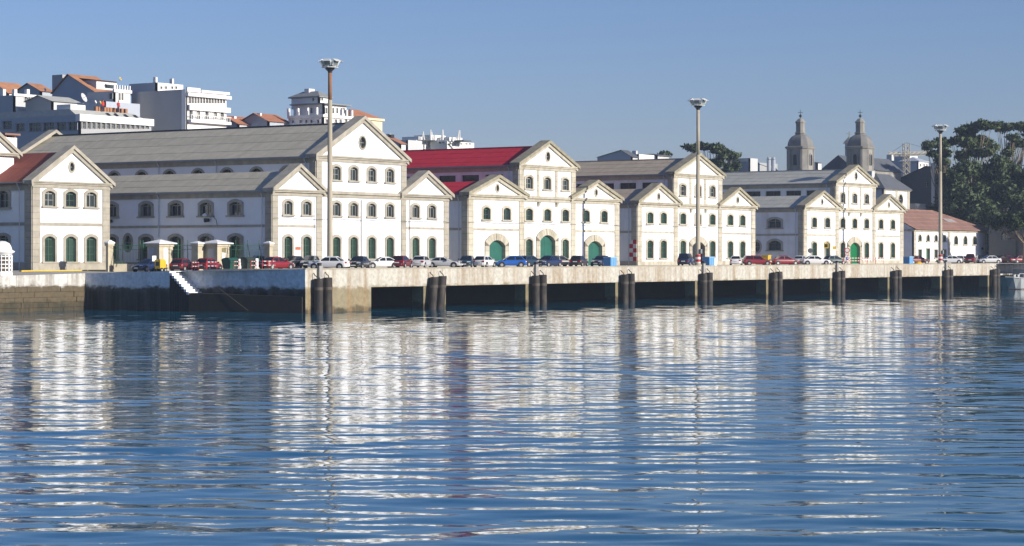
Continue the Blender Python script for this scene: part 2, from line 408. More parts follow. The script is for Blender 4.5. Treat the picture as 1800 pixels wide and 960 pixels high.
# ------------------------------------------------------------------ the setting: water, ground, quay
def water():
    # one sheet, dense where the harbour is near, coarse towards the horizon; laid out along the wind (roughly along the view)
    def axis(parts):
        out = []
        for a, b, st in parts: out += list(np.arange(a, b, st))
        return np.array(out)
    dv = np.concatenate([[-4000, -1500, -500, -150, 0, 25, 36], np.arange(42, 95, 0.16), np.arange(95, 170, 0.22), np.arange(170, 262, 0.25), np.arange(262, 300, 0.5), np.arange(300, 460, 1.2), [470, 520, 700, 1200, 2500, 5000]])
    lv = np.concatenate([[-5000, -2000, -700, -250, -110], np.arange(-75, 75, 0.42), [80, 110, 250, 700, 2000, 5000]])
    D, L = np.meshgrid(dv, lv, indexing='ij')
    Xw = D*ca + L*sa; Yw = D*sa - L*ca
    Z = np.zeros_like(D)
    r = np.random.default_rng(11)
    rms = 0.0
    def train(n, lo, hi, slope, spread, main=0.0):
        nonlocal Z
        for _ in range(n):
            lam = math.exp(r.uniform(math.log(lo), math.log(hi)))
            th = main + r.normal(0, spread)
            k = 2*math.pi/lam
            a = slope*math.sqrt(2.0/n)/k
            fade = np.clip((lam*1.0 - np.where(D < 95, 0.16, np.where(D < 170, 0.22, np.where(D < 262, 0.25, np.where(D < 300, 0.5, 1.2))))*2.4)/(lam*0.3), 0, 1)
            Z = Z + fade*a*np.sin(k*(D*math.cos(th) + L*math.sin(th)) + r.uniform(0, 6.283))
    train(30, 0.45, 0.8, 0.016, 0.45, 0.0)
    train(46, 0.8, 1.8, 0.031, 0.45, 0.10)
    train(44, 1.8, 4.5, 0.027, 0.5, -0.05)
    train(24, 4.5, 14.0, 0.008, 0.5, 0.05)
    # patches of calmer and livelier water
    pat = 0.78 + 0.22*np.sin(D*0.11+1.0+0.6*np.sin(L*0.05))*np.sin(L*0.045+2.0+np.sin(D*0.04)) + 0.12*np.sin(D*0.31+L*0.07)
    env = np.clip((np.abs(L)-75)/-5, 0, 1)*np.clip((D-36)/6, 0, 1)*np.clip((470-D)/150, 0, 1)
    Z = Z*pat*env
    n0, n1 = D.shape
    co = np.stack([Xw, Yw, Z + WZ], -1).reshape(-1, 3).astype(np.float32)
    idx = np.arange(n0*n1).reshape(n0, n1)
    q = np.stack([idx[:-1, :-1], idx[:-1, 1:], idx[1:, 1:], idx[1:, :-1]], -1).reshape(-1, 4)
    q = q[:, ::-1] if False else q
    me = bpy.data.meshes.new('water')
    me.vertices.add(len(co)); me.vertices.foreach_set('co', co.ravel())
    me.loops.add(q.size); me.loops.foreach_set('vertex_index', q.ravel().astype(np.int32))
    me.polygons.add(len(q)); me.polygons.foreach_set('loop_start', np.arange(0, q.size, 4, dtype=np.int32))
    me.polygons.foreach_set('use_smooth', np.ones(len(q), dtype=bool))
    me.update(calc_edges=True); me.validate()
    if me.polygons[len(me.polygons)//2].normal.z < 0: me.flip_normals()
    m = bpy.data.materials.new('harbour_water'); m.use_nodes = True
    n = m.node_tree.nodes; l = m.node_tree.links; b = n['Principled BSDF']
    b.inputs['Base Color'].default_value = (0.0, 0.085, 0.15, 1)
    b.inputs['Roughness'].default_value = 0.012; b.inputs['IOR'].default_value = 1.333
    b.inputs['Specular IOR Level'].default_value = 0.5
    geo = n.new('ShaderNodeNewGeometry')
    mp = n.new('ShaderNodeMapping'); mp.vector_type = 'TEXTURE'; mp.inputs['Rotation'].default_value = (0, 0, AZ); mp.inputs['Scale'].default_value = (0.55, 1.3, 1)
    l.new(geo.outputs['Position'], mp.inputs[0])
    t = n.new('ShaderNodeTexNoise'); t.inputs['Scale'].default_value = 1.0; t.inputs['Detail'].default_value = 2.0
    l.new(mp.outputs[0], t.inputs['Vector'])
    bp = n.new('ShaderNodeBump'); bp.inputs['Strength'].default_value = 1.0; bp.inputs['Distance'].default_value = 0.008
    l.new(t.outputs[0], bp.inputs['Height']); l.new(bp.outputs[0], b.inputs['Normal'])
    me.materials.append(m)
    o = bpy.data.objects.new('water', me); col.objects.link(o); tag(o, kind='structure')
water()

ASPHALT = mat('asphalt', (0.40, 0.375, 0.33), 0.9, 0.25, 0.4, bump=0.01, bscale=8)
EARTH = mat('hill_earth', (0.09, 0.10, 0.05), 0.95, 0.3, 0.1)
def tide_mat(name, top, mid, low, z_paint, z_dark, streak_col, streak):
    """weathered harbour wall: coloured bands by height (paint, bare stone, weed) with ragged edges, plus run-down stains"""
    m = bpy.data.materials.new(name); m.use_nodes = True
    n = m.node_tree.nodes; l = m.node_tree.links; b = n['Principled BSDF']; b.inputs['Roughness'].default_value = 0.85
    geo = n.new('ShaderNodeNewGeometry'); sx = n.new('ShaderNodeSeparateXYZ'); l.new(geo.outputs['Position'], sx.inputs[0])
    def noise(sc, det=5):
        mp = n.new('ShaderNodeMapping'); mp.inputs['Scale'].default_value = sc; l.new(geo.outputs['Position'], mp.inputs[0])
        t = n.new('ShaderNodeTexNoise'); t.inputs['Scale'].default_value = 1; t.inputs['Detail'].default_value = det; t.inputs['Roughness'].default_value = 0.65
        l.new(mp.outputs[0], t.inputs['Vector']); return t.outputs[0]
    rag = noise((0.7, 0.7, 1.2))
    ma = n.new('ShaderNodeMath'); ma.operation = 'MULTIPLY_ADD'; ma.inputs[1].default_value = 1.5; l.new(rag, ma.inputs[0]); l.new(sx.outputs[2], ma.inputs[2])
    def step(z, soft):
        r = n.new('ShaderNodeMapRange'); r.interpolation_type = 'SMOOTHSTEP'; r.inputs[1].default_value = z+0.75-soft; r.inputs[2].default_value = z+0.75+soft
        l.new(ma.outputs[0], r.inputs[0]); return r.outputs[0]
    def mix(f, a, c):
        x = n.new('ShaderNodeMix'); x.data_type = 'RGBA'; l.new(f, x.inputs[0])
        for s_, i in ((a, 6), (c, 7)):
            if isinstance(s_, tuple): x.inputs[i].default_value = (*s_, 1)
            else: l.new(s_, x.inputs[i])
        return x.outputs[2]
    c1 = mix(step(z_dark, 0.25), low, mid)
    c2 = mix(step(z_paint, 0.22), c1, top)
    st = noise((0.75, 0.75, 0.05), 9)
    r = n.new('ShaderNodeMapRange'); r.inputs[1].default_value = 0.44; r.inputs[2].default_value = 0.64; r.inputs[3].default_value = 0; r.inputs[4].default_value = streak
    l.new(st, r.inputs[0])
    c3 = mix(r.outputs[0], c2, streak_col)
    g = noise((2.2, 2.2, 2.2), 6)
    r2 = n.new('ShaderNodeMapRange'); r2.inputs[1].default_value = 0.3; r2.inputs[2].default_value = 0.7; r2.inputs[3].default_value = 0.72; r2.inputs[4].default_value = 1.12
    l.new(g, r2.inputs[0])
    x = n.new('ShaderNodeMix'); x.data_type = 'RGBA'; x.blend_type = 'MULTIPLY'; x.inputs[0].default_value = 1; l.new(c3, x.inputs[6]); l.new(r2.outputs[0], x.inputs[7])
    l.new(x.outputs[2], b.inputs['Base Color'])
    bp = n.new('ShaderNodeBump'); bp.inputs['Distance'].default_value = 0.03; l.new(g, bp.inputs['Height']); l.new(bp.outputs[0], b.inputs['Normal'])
    return m
QUAY = tide_mat('quay_concrete', (0.52, 0.50, 0.435), (0.26, 0.225, 0.14), (0.06, 0.052, 0.028), -1.9, -4.0, (0.27, 0.18, 0.085), 0.65)
PIERM = tide_mat('pier_concrete', (0.42, 0.39, 0.30), (0.22, 0.185, 0.105), (0.06, 0.05, 0.028), -1.5, -3.9, (0.15, 0.115, 0.06), 0.5)
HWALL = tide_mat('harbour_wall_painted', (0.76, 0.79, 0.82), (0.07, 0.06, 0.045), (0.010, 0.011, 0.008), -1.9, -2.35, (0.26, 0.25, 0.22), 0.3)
HSTONE = tide_mat('harbour_wall_stone', (0.62, 0.61, 0.57), (0.11, 0.086, 0.048), (0.042, 0.038, 0.021), -1.75, -3.5, (0.11, 0.08, 0.04), 0.6)
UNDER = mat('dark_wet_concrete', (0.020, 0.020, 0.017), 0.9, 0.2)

YQ, XQ = 146.0, 177.0
YS = 174.0
# ground sheets
g = MB()
g.add([(XQ, YQ+0.6, 0), (195, YQ+0.6, 0), (195, 165, 0), (195, 186, -0.24), (173.5+0.6, YS+0.4, -0.53), (140, YS+0.6, -0.88), (60, YS+0.6, -0.95),
       (60, 186, -0.26), (174, 186, -0.25)], [(0, 1, 2, 3, 4), (4, 3, 8), (4, 8, 7, 6, 5)])
tag(part(g, 'road', ASPHALT), kind='structure')
g = MB().add([(195, YQ+0.6, -0.004), (3000, YQ+0.6, -0.004), (3000, 235, -0.004), (195, 235, -0.004)], [(0, 1, 2, 3)])
tag(part(g, 'ground', ASPHALT), kind='structure')
# rising ground behind the arsenal
nx, ny = 60, 40
hv = []; xs = np.linspace(-1500, 3000, nx); ys = np.concatenate([np.linspace(186, 330, 20), np.linspace(345, 2600, ny-20)])
def hill_z(x, y):
    left = 1/(1+math.exp((x-420)/45))
    s1 = min(1, max(0, (y-222)/90)); s1 = s1*s1*(3-2*s1)
    return -0.27 + s1*(2.0 + 9.0*left) + max(0, y-400)*0.012
for y in ys:
    for x in xs: hv.append((x, y, hill_z(x, y)))
hf = [(j*nx+i, j*nx+i+1, (j+1)*nx+i+1, (j+1)*nx+i) for j in range(ny-1) for i in range(nx-1)]
tag(part(MB().add(hv, hf), 'hill', EARTH, None, True), kind='structure')

# the quay: deck slab with beams, piers and a dark back wall
PILES = [179.1 + 20.28*i for i in range(10)]
XE = 364.5
quay = part(MB().box(XQ, XE, YQ+0.6, 160, -0.55, -0.02), 'quay', mat('quay_deck_concrete', (0.30, 0.28, 0.23), 0.9, 0.2, 0.5))
tag(quay, kind='structure')
part(MB().box(XQ, 188.0, YQ, YQ+0.6, -7.5, -0.001), 'solid_end_wall', QUAY, quay)
edges = [188.0] + [p+0.9 for p in PILES[1:]]
for i in range(len(PILES)-1):
    a = 188.0 if i == 0 else PILES[i]+1.6
    b = PILES[i+1]+1.6
    part(MB().box(a+0.012, b-0.012, YQ, YQ+0.6, -1.95, -0.001), 'edge_beam', QUAY, quay)
for p in PILES[1:]:
    part(MB().box(p-1.9, p+2.3, YQ+0.05, YQ+1.6, -7.5, -1.952), 'pier', PIERM, quay)
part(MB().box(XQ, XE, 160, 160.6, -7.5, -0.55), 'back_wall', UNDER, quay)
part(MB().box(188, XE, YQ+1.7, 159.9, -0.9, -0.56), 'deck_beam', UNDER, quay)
part(MB().box(XQ, XE, YQ-0.06, YQ+0.32, 0.0, 0.10), 'coping_kerb', mat('kerb_concrete', (0.42, 0.38, 0.30), 0.9, 0.2, 0.6), quay)
# the quay goes on past the last piles, set back behind the moored ship
far = part(MB().box(XE, 700, 152, 153, -7.5, -0.001).box(XE, XE+0.6, YQ+0.7, 152, -7.5, -0.001), 'harbour_wall', HWALL)
tag(far, 'pale painted harbour wall behind the moored grey ship', 'wall')

# left harbour wall: a shaded stretch, the steps, and the sunlit stretch with stone courses
A = Vector((XQ-0.02, YQ, 0)); Bp = Vector((173.5, YS, -0.53))
xl_w = 172.0
def wall_piece(pts_top, thick, zb):
    """wall along plan points (outer face), thickness inland to the right of travel"""
    mb = MB()
    for (p, q) in zip(pts_top, pts_top[1:]):
        p = Vector(p); q = Vector(q); d = Vector((q.x-p.x, q.y-p.y, 0)).normalized(); nrm = Vector((d.y, -d.x, 0))*thick
        mb.add([(p.x,p.y,zb),(q.x,q.y,zb),(q.x+nrm.x,q.y+nrm.y,zb),(p.x+nrm.x,p.y+nrm.y,zb),(p.x,p.y,p.z),(q.x,q.y,q.z),(q.x+nrm.x,q.y+nrm.y,q.z),(p.x+nrm.x,p.y+nrm.y,p.z)],
               [(0,3,2,1),(4,5,6,7),(0,1,5,4),(1,2,6,5),(2,3,7,6),(3,0,4,7)])
    return mb
ystair = Y_at(313, 175.6)
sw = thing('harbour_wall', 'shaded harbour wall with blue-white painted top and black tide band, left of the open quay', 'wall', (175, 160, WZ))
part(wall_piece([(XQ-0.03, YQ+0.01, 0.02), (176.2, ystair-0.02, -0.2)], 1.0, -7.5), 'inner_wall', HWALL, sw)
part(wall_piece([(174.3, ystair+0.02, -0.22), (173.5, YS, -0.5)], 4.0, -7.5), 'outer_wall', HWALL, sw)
# steps go down along the inner wall, towards the quay
st = thing('harbour_steps', 'white painted stone steps going down the shaded harbour wall', 'steps', (175, ystair, WZ))
nst = 8; run = 0.34; rise_ = 0.285
for i in range(nst):
    y1 = ystair - i*run; z1 = -0.24 - (i+1)*rise_ + 0.1
    part(MB().box(174.30, 176.6, y1-run+0.003, y1, z1-rise_+0.01, z1), 'step', mat('step_paint', (0.80, 0.80, 0.77), 0.7, 0.08), st)
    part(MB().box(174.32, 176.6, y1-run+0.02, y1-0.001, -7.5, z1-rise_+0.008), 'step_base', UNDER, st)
lowz = -0.24 - nst*rise_
ye = ystair - nst*run
def ledge_x(y): return 174.32 + (176.75-174.32)*(ye-y)/(ye-YQ-0.3)
vs = [(174.32, ye, -7.5), (176.78, YQ+.3, -7.5), (177.2, YQ+.3, -7.5), (177.2, ye, -7.5), (174.32, ye, lowz), (176.78, YQ+.3, lowz-.3), (177.2, YQ+.3, lowz-.3), (177.2, ye, lowz)]
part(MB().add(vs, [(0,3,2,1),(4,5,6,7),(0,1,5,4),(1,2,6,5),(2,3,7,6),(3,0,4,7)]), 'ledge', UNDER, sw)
hr = part(MB().path([(ledge_x(ye-3.5)-.05, ye-3.5, -1.9), (ledge_x(ye-7.2)-.12, ye-7.2, -4.3)], 0.02, 5), 'mooring_rope', mat('rope', (0.12, 0.10, 0.07), 0.9), None)
tag(hr, 'thin taut mooring rope slanting down the dark harbour wall', 'rope')
# sunlit stretch
lw = thing('harbour_wall', 'sunlit harbour wall with white painted coping above rough stone courses', 'wall', (150, YS, WZ))
part(MB().box(90, 173.46, YS+0.12, YS+1.2, -7.5, -1.9), 'core', HSTONE, lw)
xs_ = [173.48, 163.4, 157.2, 148.0, 135.0, 110, 90]
for i, (a, b) in enumerate(zip(xs_, xs_[1:])):
    f = lambda x: -0.5 - min(1, (173.5-x)/24.0)*0.38
    z0, z1 = f(a), f(b)
    part(MB().add([(b+.02,YS-.02,-1.9),(a-.02,YS-.02,-1.9),(a-.02,YS+1.0,-1.9),(b+.02,YS+1.0,-1.9),(b+.02,YS-.02,z1),(a-.02,YS-.02,z0),(a-.02,YS+1.0,z0),(b+.02,YS+1.0,z1)],
         [(0,3,2,1),(4,5,6,7),(0,1,5,4),(1,2,6,5),(2,3,7,6),(3,0,4,7)]), 'painted_panel', HSTONE, lw)
random.seed(3)
zz = -1.92
for row in range(6):
    hh = random.uniform(0.50, 0.62); x = 173.44
    while x > 146:
        w_ = random.uniform(1.2, 2.3); pr = random.uniform(-0.04, 0.05)
        part(MB().box(x-w_+0.03, x, YS-pr, YS+0.2, zz-hh+0.03, zz), 'stone_block', HSTONE, lw); x -= w_
    zz -= hh
tag(part(MB().box(X_at(20, 184.2), X_at(262, 180), 182.6, 182.95, -0.40, -0.20), 'yellow_kerb', mat('yellow_paint', (0.62, 0.42, 0.03), 0.7, 0.1)), 'long yellow painted kerb in front of the leftmost white warehouse', 'kerb')

# ------------------------------------------------------------------ warehouses
YF = 166.0
def warehouse(name, label, xl, xb, xc, xr, depth, zc, zp, zc2, zp2, roof, white, stone, fw1, fw2, fw3, doors, wide, wing_oc, clere, yf=YF, zb=0.0, rear=False, pw=1.2, oc=(0.45, 0.62, 1.36), small_pil=True, side=None, blinds=()):
    t = thing(name, label, 'warehouse', ((xl+xr)/2, yf, zb))
    F = Face((0, yf, 0), 0.0); S = Face((xl, yf, 0), -math.pi/2); E_ = Face((xr, yf, 0), math.pi/2)
    SC = Face((xb, yf, 0), -math.pi/2); EC = Face((xc, yf, 0), math.pi/2)
    hw = wide
    # openings of the lower front
    holes = []; spans = []
    for k, px in enumerate(fw1):
        holes.append(window(F, t, X_at(px, yf), zb+1.05, hw, 2.6, 0.28, 0.30, GLASS_G, FRAME_G, stone))
    for k, px in enumerate(fw2):
        bl = k in blinds
        holes.append(window(F, t, X_at(px, yf), zb+6.15, hw, 1.6, 0.26, 0.30, GLASS if roof is not ROOF_BROWN else GLASS_G, FRAME_W if white is WHITE else FRAME_G, stone, 'blind' if bl else ('plain' if white is WHITE else 'grid')))
    for (px, w_, h_, r_, f_, lm, ho) in doors:
        x = X_at(px, yf); holes.append(gate(F, t, x, zb, w_, h_, r_, f_, lm, STONE2, ho)); spans.append((x-w_/2-f_, x+w_/2+f_))
    outline = [(xl, zb)]
    for a, b in sorted(spans): pass
    # doors reach the ground: lift their hole outline slightly so it stays inside the wall outline
    hs = [[(u, max(v, zb+0.02)) for u, v in h] for h in holes]
    wall(F, t, [(xl, zb-0.3), (xr, zb-0.3), (xr, zc), (xl, zc)], hs, white)
    h3 = [window(F, t, X_at(px, yf), 10.42, hw, 1.65, 0.26, 0.30, GLASS, FRAME_W, stone, 'blind' if k % 3 == 1 else 'grid') for k, px in enumerate(fw3)]
    wall(F, t, [(xb, zc), (xc, zc), (xc, zc2), (xb, zc2)], h3, white)
    # side walls
    hsides = []
    if side:
        for (y, v, w_, h_, r_) in side[0]:
            hsides.append(window(S, t, yf-y, v, w_, h_, r_, 0.34, GLASS_S, FRAME_G if v < 3 else FRAME_W, STONE, ('blind' if random.random() < 0.5 else 'plain') if v > 3 else 'grid', 0.4))
        for (y, v) in side[1]: hsides.append(oculus(S, t, yf-y, v, 0.55, 0.85, STONE, 0.32))
    wall(S, t, [(-depth, zb-0.3), (0, zb-0.3), (0, zc), (-depth, zc)], hsides, white)
    wall(E_, t, [(0, zb-0.3), (depth, zb-0.3), (depth, zc), (0, zc)], [], white)
    part(MB().box(xl+0.3, xr-0.3, yf+depth-0.3, yf+depth, zb-0.3, zc).box(xb+0.3, xc-0.3, yf+depth-0.3, yf+depth, zc, zc2), 'rear_wall', white, t)
    hc = []
    if clere == 'arch':
        y = yf + 4.5
        while y < yf+depth-3:
            hc.append(window(SC, t, yf-y, zc2-3.0, 1.7, 1.75, 0.45, 0.25, GLASS_S, FRAME_G, STONE, 'grid', 0.3, False)); y += 4.7
    else:
        y = yf + 4.0
        while y < yf+depth-3:
            hc.append(window(SC, t, yf-y, zc2-2.9, 2.9, 1.7, 0.0, 0.12, GLASS_S, FRAME_G, white, 'grid', 0.3, False)); y += 3.9
    wall(SC, t, [(-depth, zc-0.4), (-0.3, zc-0.4), (-0.3, zc2), (-depth, zc2)], hc, white, 'clerestory_wall')
    wall(EC, t, [(0.3, zc-0.4), (depth, zc-0.4), (depth, zc2), (0.3, zc2)], [], white, 'clerestory_wall')
    # stonework of the front
    P = pw
    for (a, b) in ((xl, xl+P), (xb, xb+P), (xc-P, xc), (xr-P, xr)):
        pilaster(F, t, a, b, zb+0.62, zc-0.62, stone)
    for (a, b) in ((xb, xb+P*0.95), (xc-P*0.95, xc)): pilaster(F, t, a, b, zc+0.17, zc2-0.58, stone)
    pilaster(S, t, -0.95, -0.0, zb+0.62, zc-0.62, stone)
    pilaster(SC, t, -0.95, -0.02, zc+0.8, zc2-0.58, stone)
    if small_pil:
        for k in range(len(fw3)-1):
            xm = (X_at(fw3[k], yf)+X_at(fw3[k+1], yf))/2
            pilaster(F, t, xm-0.32, xm+0.32, zc+0.17, zc2-0.58, stone, 0.07)
        for k in range(len(fw3)-1):
            xm = (X_at(fw3[k], yf)+X_at(fw3[k+1], yf))/2
            part(MB().loft([[(xm-.18,yf-.02,zc-1.25),(xm+.18,yf-.02,zc-1.25),(xm+.18,yf-.10,zc-1.25),(xm-.18,yf-.10,zc-1.25)],[(xm-.25,yf-.02,zc-.63),(xm+.25,yf-.02,zc-.63),(xm+.25,yf-.38,zc-.63),(xm-.25,yf-.38,zc-.63)]]), 'bracket', stone, t)
    # plinth in stretches between the doors
    cur = xl-0.05
    for a, b in sorted(spans) + [(xr+0.05, None)]:
        if a-cur > 0.2: band(F, t, cur, a-0.005, zb-0.3, zb+0.6, 0.13, stone, 'plinth')
        cur = (b or 0)+0.005
    band(S, t, -depth, -0.0, zb-0.3, zb+0.6, 0.12, STONE, 'plinth')
    # string courses
    for (a, b) in ((xl+P+0.01, xb-0.01), (xc+0.01, xr-P-0.01)): band(F, t, a, b, zb+4.72, zb+5.0, 0.09, stone, 'string_course')
    band(S, t, -depth, -0.97, zb+4.72, zb+5.0, 0.09, STONE, 'string_course')
    band(F, t, xl-0.06, xr+0.06, zc-0.60, zc-0.21, 0.13, stone, 'frieze')
    band(F, t, xb-0.06, xc+0.06, zc2-0.56, zc2-0.21, 0.13, stone, 'frieze')
    band(F, t, xb+1.4, xc-1.4, zc-0.2, zc+0.16, 0.33, stone, 'cornice')
    for (sx, z, d_) in ((S, zc, depth), (SC, zc2, depth)):
        band(sx, t, -d_, 0.0 if sx is S else -0.31, z-0.78, z-0.16, 0.14, STONE, 'frieze')
        band(sx, t, -d_, -0.35, z-0.15, z+0.02, 0.42, STONE, 'cornice')
    # pediments
    wl, wr = xb + P - xl, xr - (xc - P)
    pediment(F, t, xl, xl+wl, zc, zp-0.55, white, stone, wing_oc, 1.0, 0.14)
    pediment(F, t, xc-P, xr, zc, zp-0.55, white, stone, wing_oc, 1.0, 0.14)
    pediment(F, t, xb, xc, zc2, zp2-0.55, white, stone, oc, 1.15, 0.02)
    if rear: pediment(Face((0, yf+depth, 0), math.pi), t, -xc, -xb, zc2, zp2-0.55, white, stone, None, 1.0, 0.0)
    # roofs
    xw = xl + wl/2; xw2 = xr - wr/2; xm = (xb+xc)/2; yb = yf+depth
    roof_slope(t, xl-0.45, zc-0.15, xw, zp-0.85, yf+1.02, yb, roof, 3)
    roof_slope(t, xb, zc-0.15+(zp-0.70-zc)*(1-(xb-xw)/(xw-xl+0.45)), xw, zp-0.85, yf+1.02, yb, roof, 2)
    roof_slope(t, xr+0.45, zc-0.15, xw2, zp-0.85, yf+1.02, yb, roof, 3)
    roof_slope(t, xc, zc-0.15+(zp-0.70-zc)*(1-(xw2-xc)/(xr-xw2+0.45)), xw2, zp-0.85, yf+1.02, yb, roof, 2)
    roof_slope(t, xb-0.5, zc2-0.12, xm, zp2-0.85, yf+1.17, yb, roof, 4)
    roof_slope(t, xc+0.5, zc2-0.12, xm, zp2-0.85, yf+1.17, yb, roof, 4)
    part(MB().box(xm-0.2, xm+0.2, yf+1.2, yb, zp2-0.88, zp2-0.73), 'ridge_cap', DARK if roof is ROOF_GREY else roof, t)
    for (xg, zg) in ((xl-0.52, zc-0.16), (xb-0.57, zc2-0.14)):
        part(MB().box(xg-0.09, xg+0.09, yf+0.6, yb, zg-0.10, zg+0.08), 'gutter', GUTTER, t)
    sag = [(xl + (xr-xl)*k/12, yf-0.17, zb+5.72+0.10*math.sin(k*1.9)+0.04*(k % 2)) for k in range(13)]
    part(MB().path(sag, 0.022, 4), 'cable', DARK, t)
    downpipe(t, xl-0.16, yf+1.35, zb+0.1, zc-0.05, -0.36)
    downpipe(t, xb-0.16, yf+1.5, zc+1.2, zc2-0.05, -0.4)
    return t

TEAL = DOOR_T
sidew = []
for px in (257, 309, 362, 414): sidew += [(Y_at(px, 195.2), 6.1, 1.75, 1.55, 0.3), (Y_at(px, 195.2), 1.0, 1.75, 2.7, 0.3)]
for dy in range(0, 7):
    y = Y_at(196, 195.2) + 4.72*dy
    if y < 216: sidew += [(y, 6.1, 1.75, 1.55, 0.3), (y, 1.0, 1.75, 2.7, 0.3)]
w1 = warehouse('warehouse', 'largest white warehouse with long grey roof and four windows across its tall gable', 195.2, 203.2, 220.8, 229.8, 53.0, 8.95, 12.15, 13.15, 18.35,
    ROOF_GREY, WHITE, STONE, (506, 539, 591, 621.5, 653, 685, 730, 759), (506, 539, 591, 621.5, 653, 685, 730, 759), (591, 621.5, 653, 685), [], 1.4, None, 'arch',
    rear=True, pw=1.05, oc=(0.58, 0.70, 1.95), small_pil=False, side=(sidew, [(Y_at(225, 195.2), 3.0)]), blinds=(0, 3))
for px, z0, z1 in ((552, 0.1, 8.3), (634, 1.0, 8.2), (718.5, 0.1, 8.3)):
    part(MB().tube((X_at(px, YF), YF-0.16, z0), (X_at(px, YF), YF-0.16, z1), 0.055, 0.055, 6), 'downpipe', mat('brown_pipe', (0.22, 0.17, 0.14), 0.6) if px != 552 else PIPE, w1)
for k in (1, 2):
    y = YF + 8 + 9.5*k
    part(MB().path([(194.7, y, 8.9), (195.05, y, 8.2), (195.05, y, 3.6)], 0.075, 6), 'downpipe', PIPE, w1)
    part(MB().path([(202.65, y-2, 13.1), (203.05, y-2, 12.4), (203.05, y-2, 11.4)], 0.075, 6), 'downpipe', PIPE, w1)
sg = part(MB().box(X_at(519, YF), X_at(528, YF), YF-0.06, YF-0.02, 2.1, 2.45), 'sign_board', mat('orange_sign', (0.45, 0.13, 0.05), 0.6), w1)

warehouse('warehouse', 'white warehouse with bright red roof and three teal arched doors', 234.1, 245.9, 259.9, 271.5, 52.0, 9.3, 12.1, 13.55, 17.15,
    ROOF_RED, WHITE2, STONE2, (929.6, 993.4), (855, 890.5, 929.6, 961.6, 993.4, 1030, 1061.6), (929.6, 961.6, 993.4),
    [(873, 3.7, 3.45, 0.75, 0.95, TEAL, False), (961.6, 3.7, 4.2, 0.8, 0.95, TEAL, False), (1045, 3.7, 3.45, 0.75, 0.95, TEAL, False)], 1.6, (0.30, 0.42, 1.0), 'rect')
w3 = warehouse('warehouse', 'white warehouse with brownish grey roof and a dark arched central doorway', 276.6, 287.1, 302.0, 312.8, 52.0, 9.1, 12.15, 13.6, 17.0,
    ROOF_BROWN, WHITE2, STONE2, (1142.4, 1166, 1200, 1252, 1283.4, 1304.8), (1142.4, 1166, 1200, 1227, 1252, 1283.4, 1304.8), (1200, 1227, 1252),
    [(1227, 3.9, 3.5, 0.7, 0.9, DOOR_B, True)], 1.65, (0.30, 0.42, 1.0), 'rect')
# red and white hazard squares painted on the shaded corner of this warehouse
RP = mat('hazard_red', (0.42, 0.02, 0.03), 0.6, 0.1); WP = mat('hazard_white', (0.68, 0.67, 0.64), 0.6, 0.1)
for i in range(5):
    for j in range(2):
        part(MB().box(276.6-0.15, 276.6-0.10, YF+0.03+0.62*j, YF+0.62+0.62*j, 0.62+0.62*i, 1.24+0.62*i), 'hazard_square', RP if (i+j) % 2 == 0 else WP, w3)
s4 = [(Y_at(1362, 329.8), 6.0, 2.3, 1.5, 0.35), (Y_at(1362, 329.8), 2.3, 2.3, 1.6, 0.45)]
warehouse('warehouse', 'farthest white warehouse with cool grey roof and a bright green arched door', 329.8, 341.8, 357.6, 369.3, 52.0, 9.4, 12.35, 13.75, 17.1,
    ROOF_COOL, WHITE2, STONE2, (1431, 1454, 1481, 1523, 1548, 1569), (1431, 1454, 1481, 1502, 1523, 1548, 1569), (1481, 1502, 1523),
    [(1502, 3.9, 3.65, 0.75, 1.05, DOOR_G, False)], 1.7, (0.30, 0.42, 1.0), 'rect', side=(s4, [(Y_at(1331, 329.8), 2.9)]), blinds=(0, 2, 5))

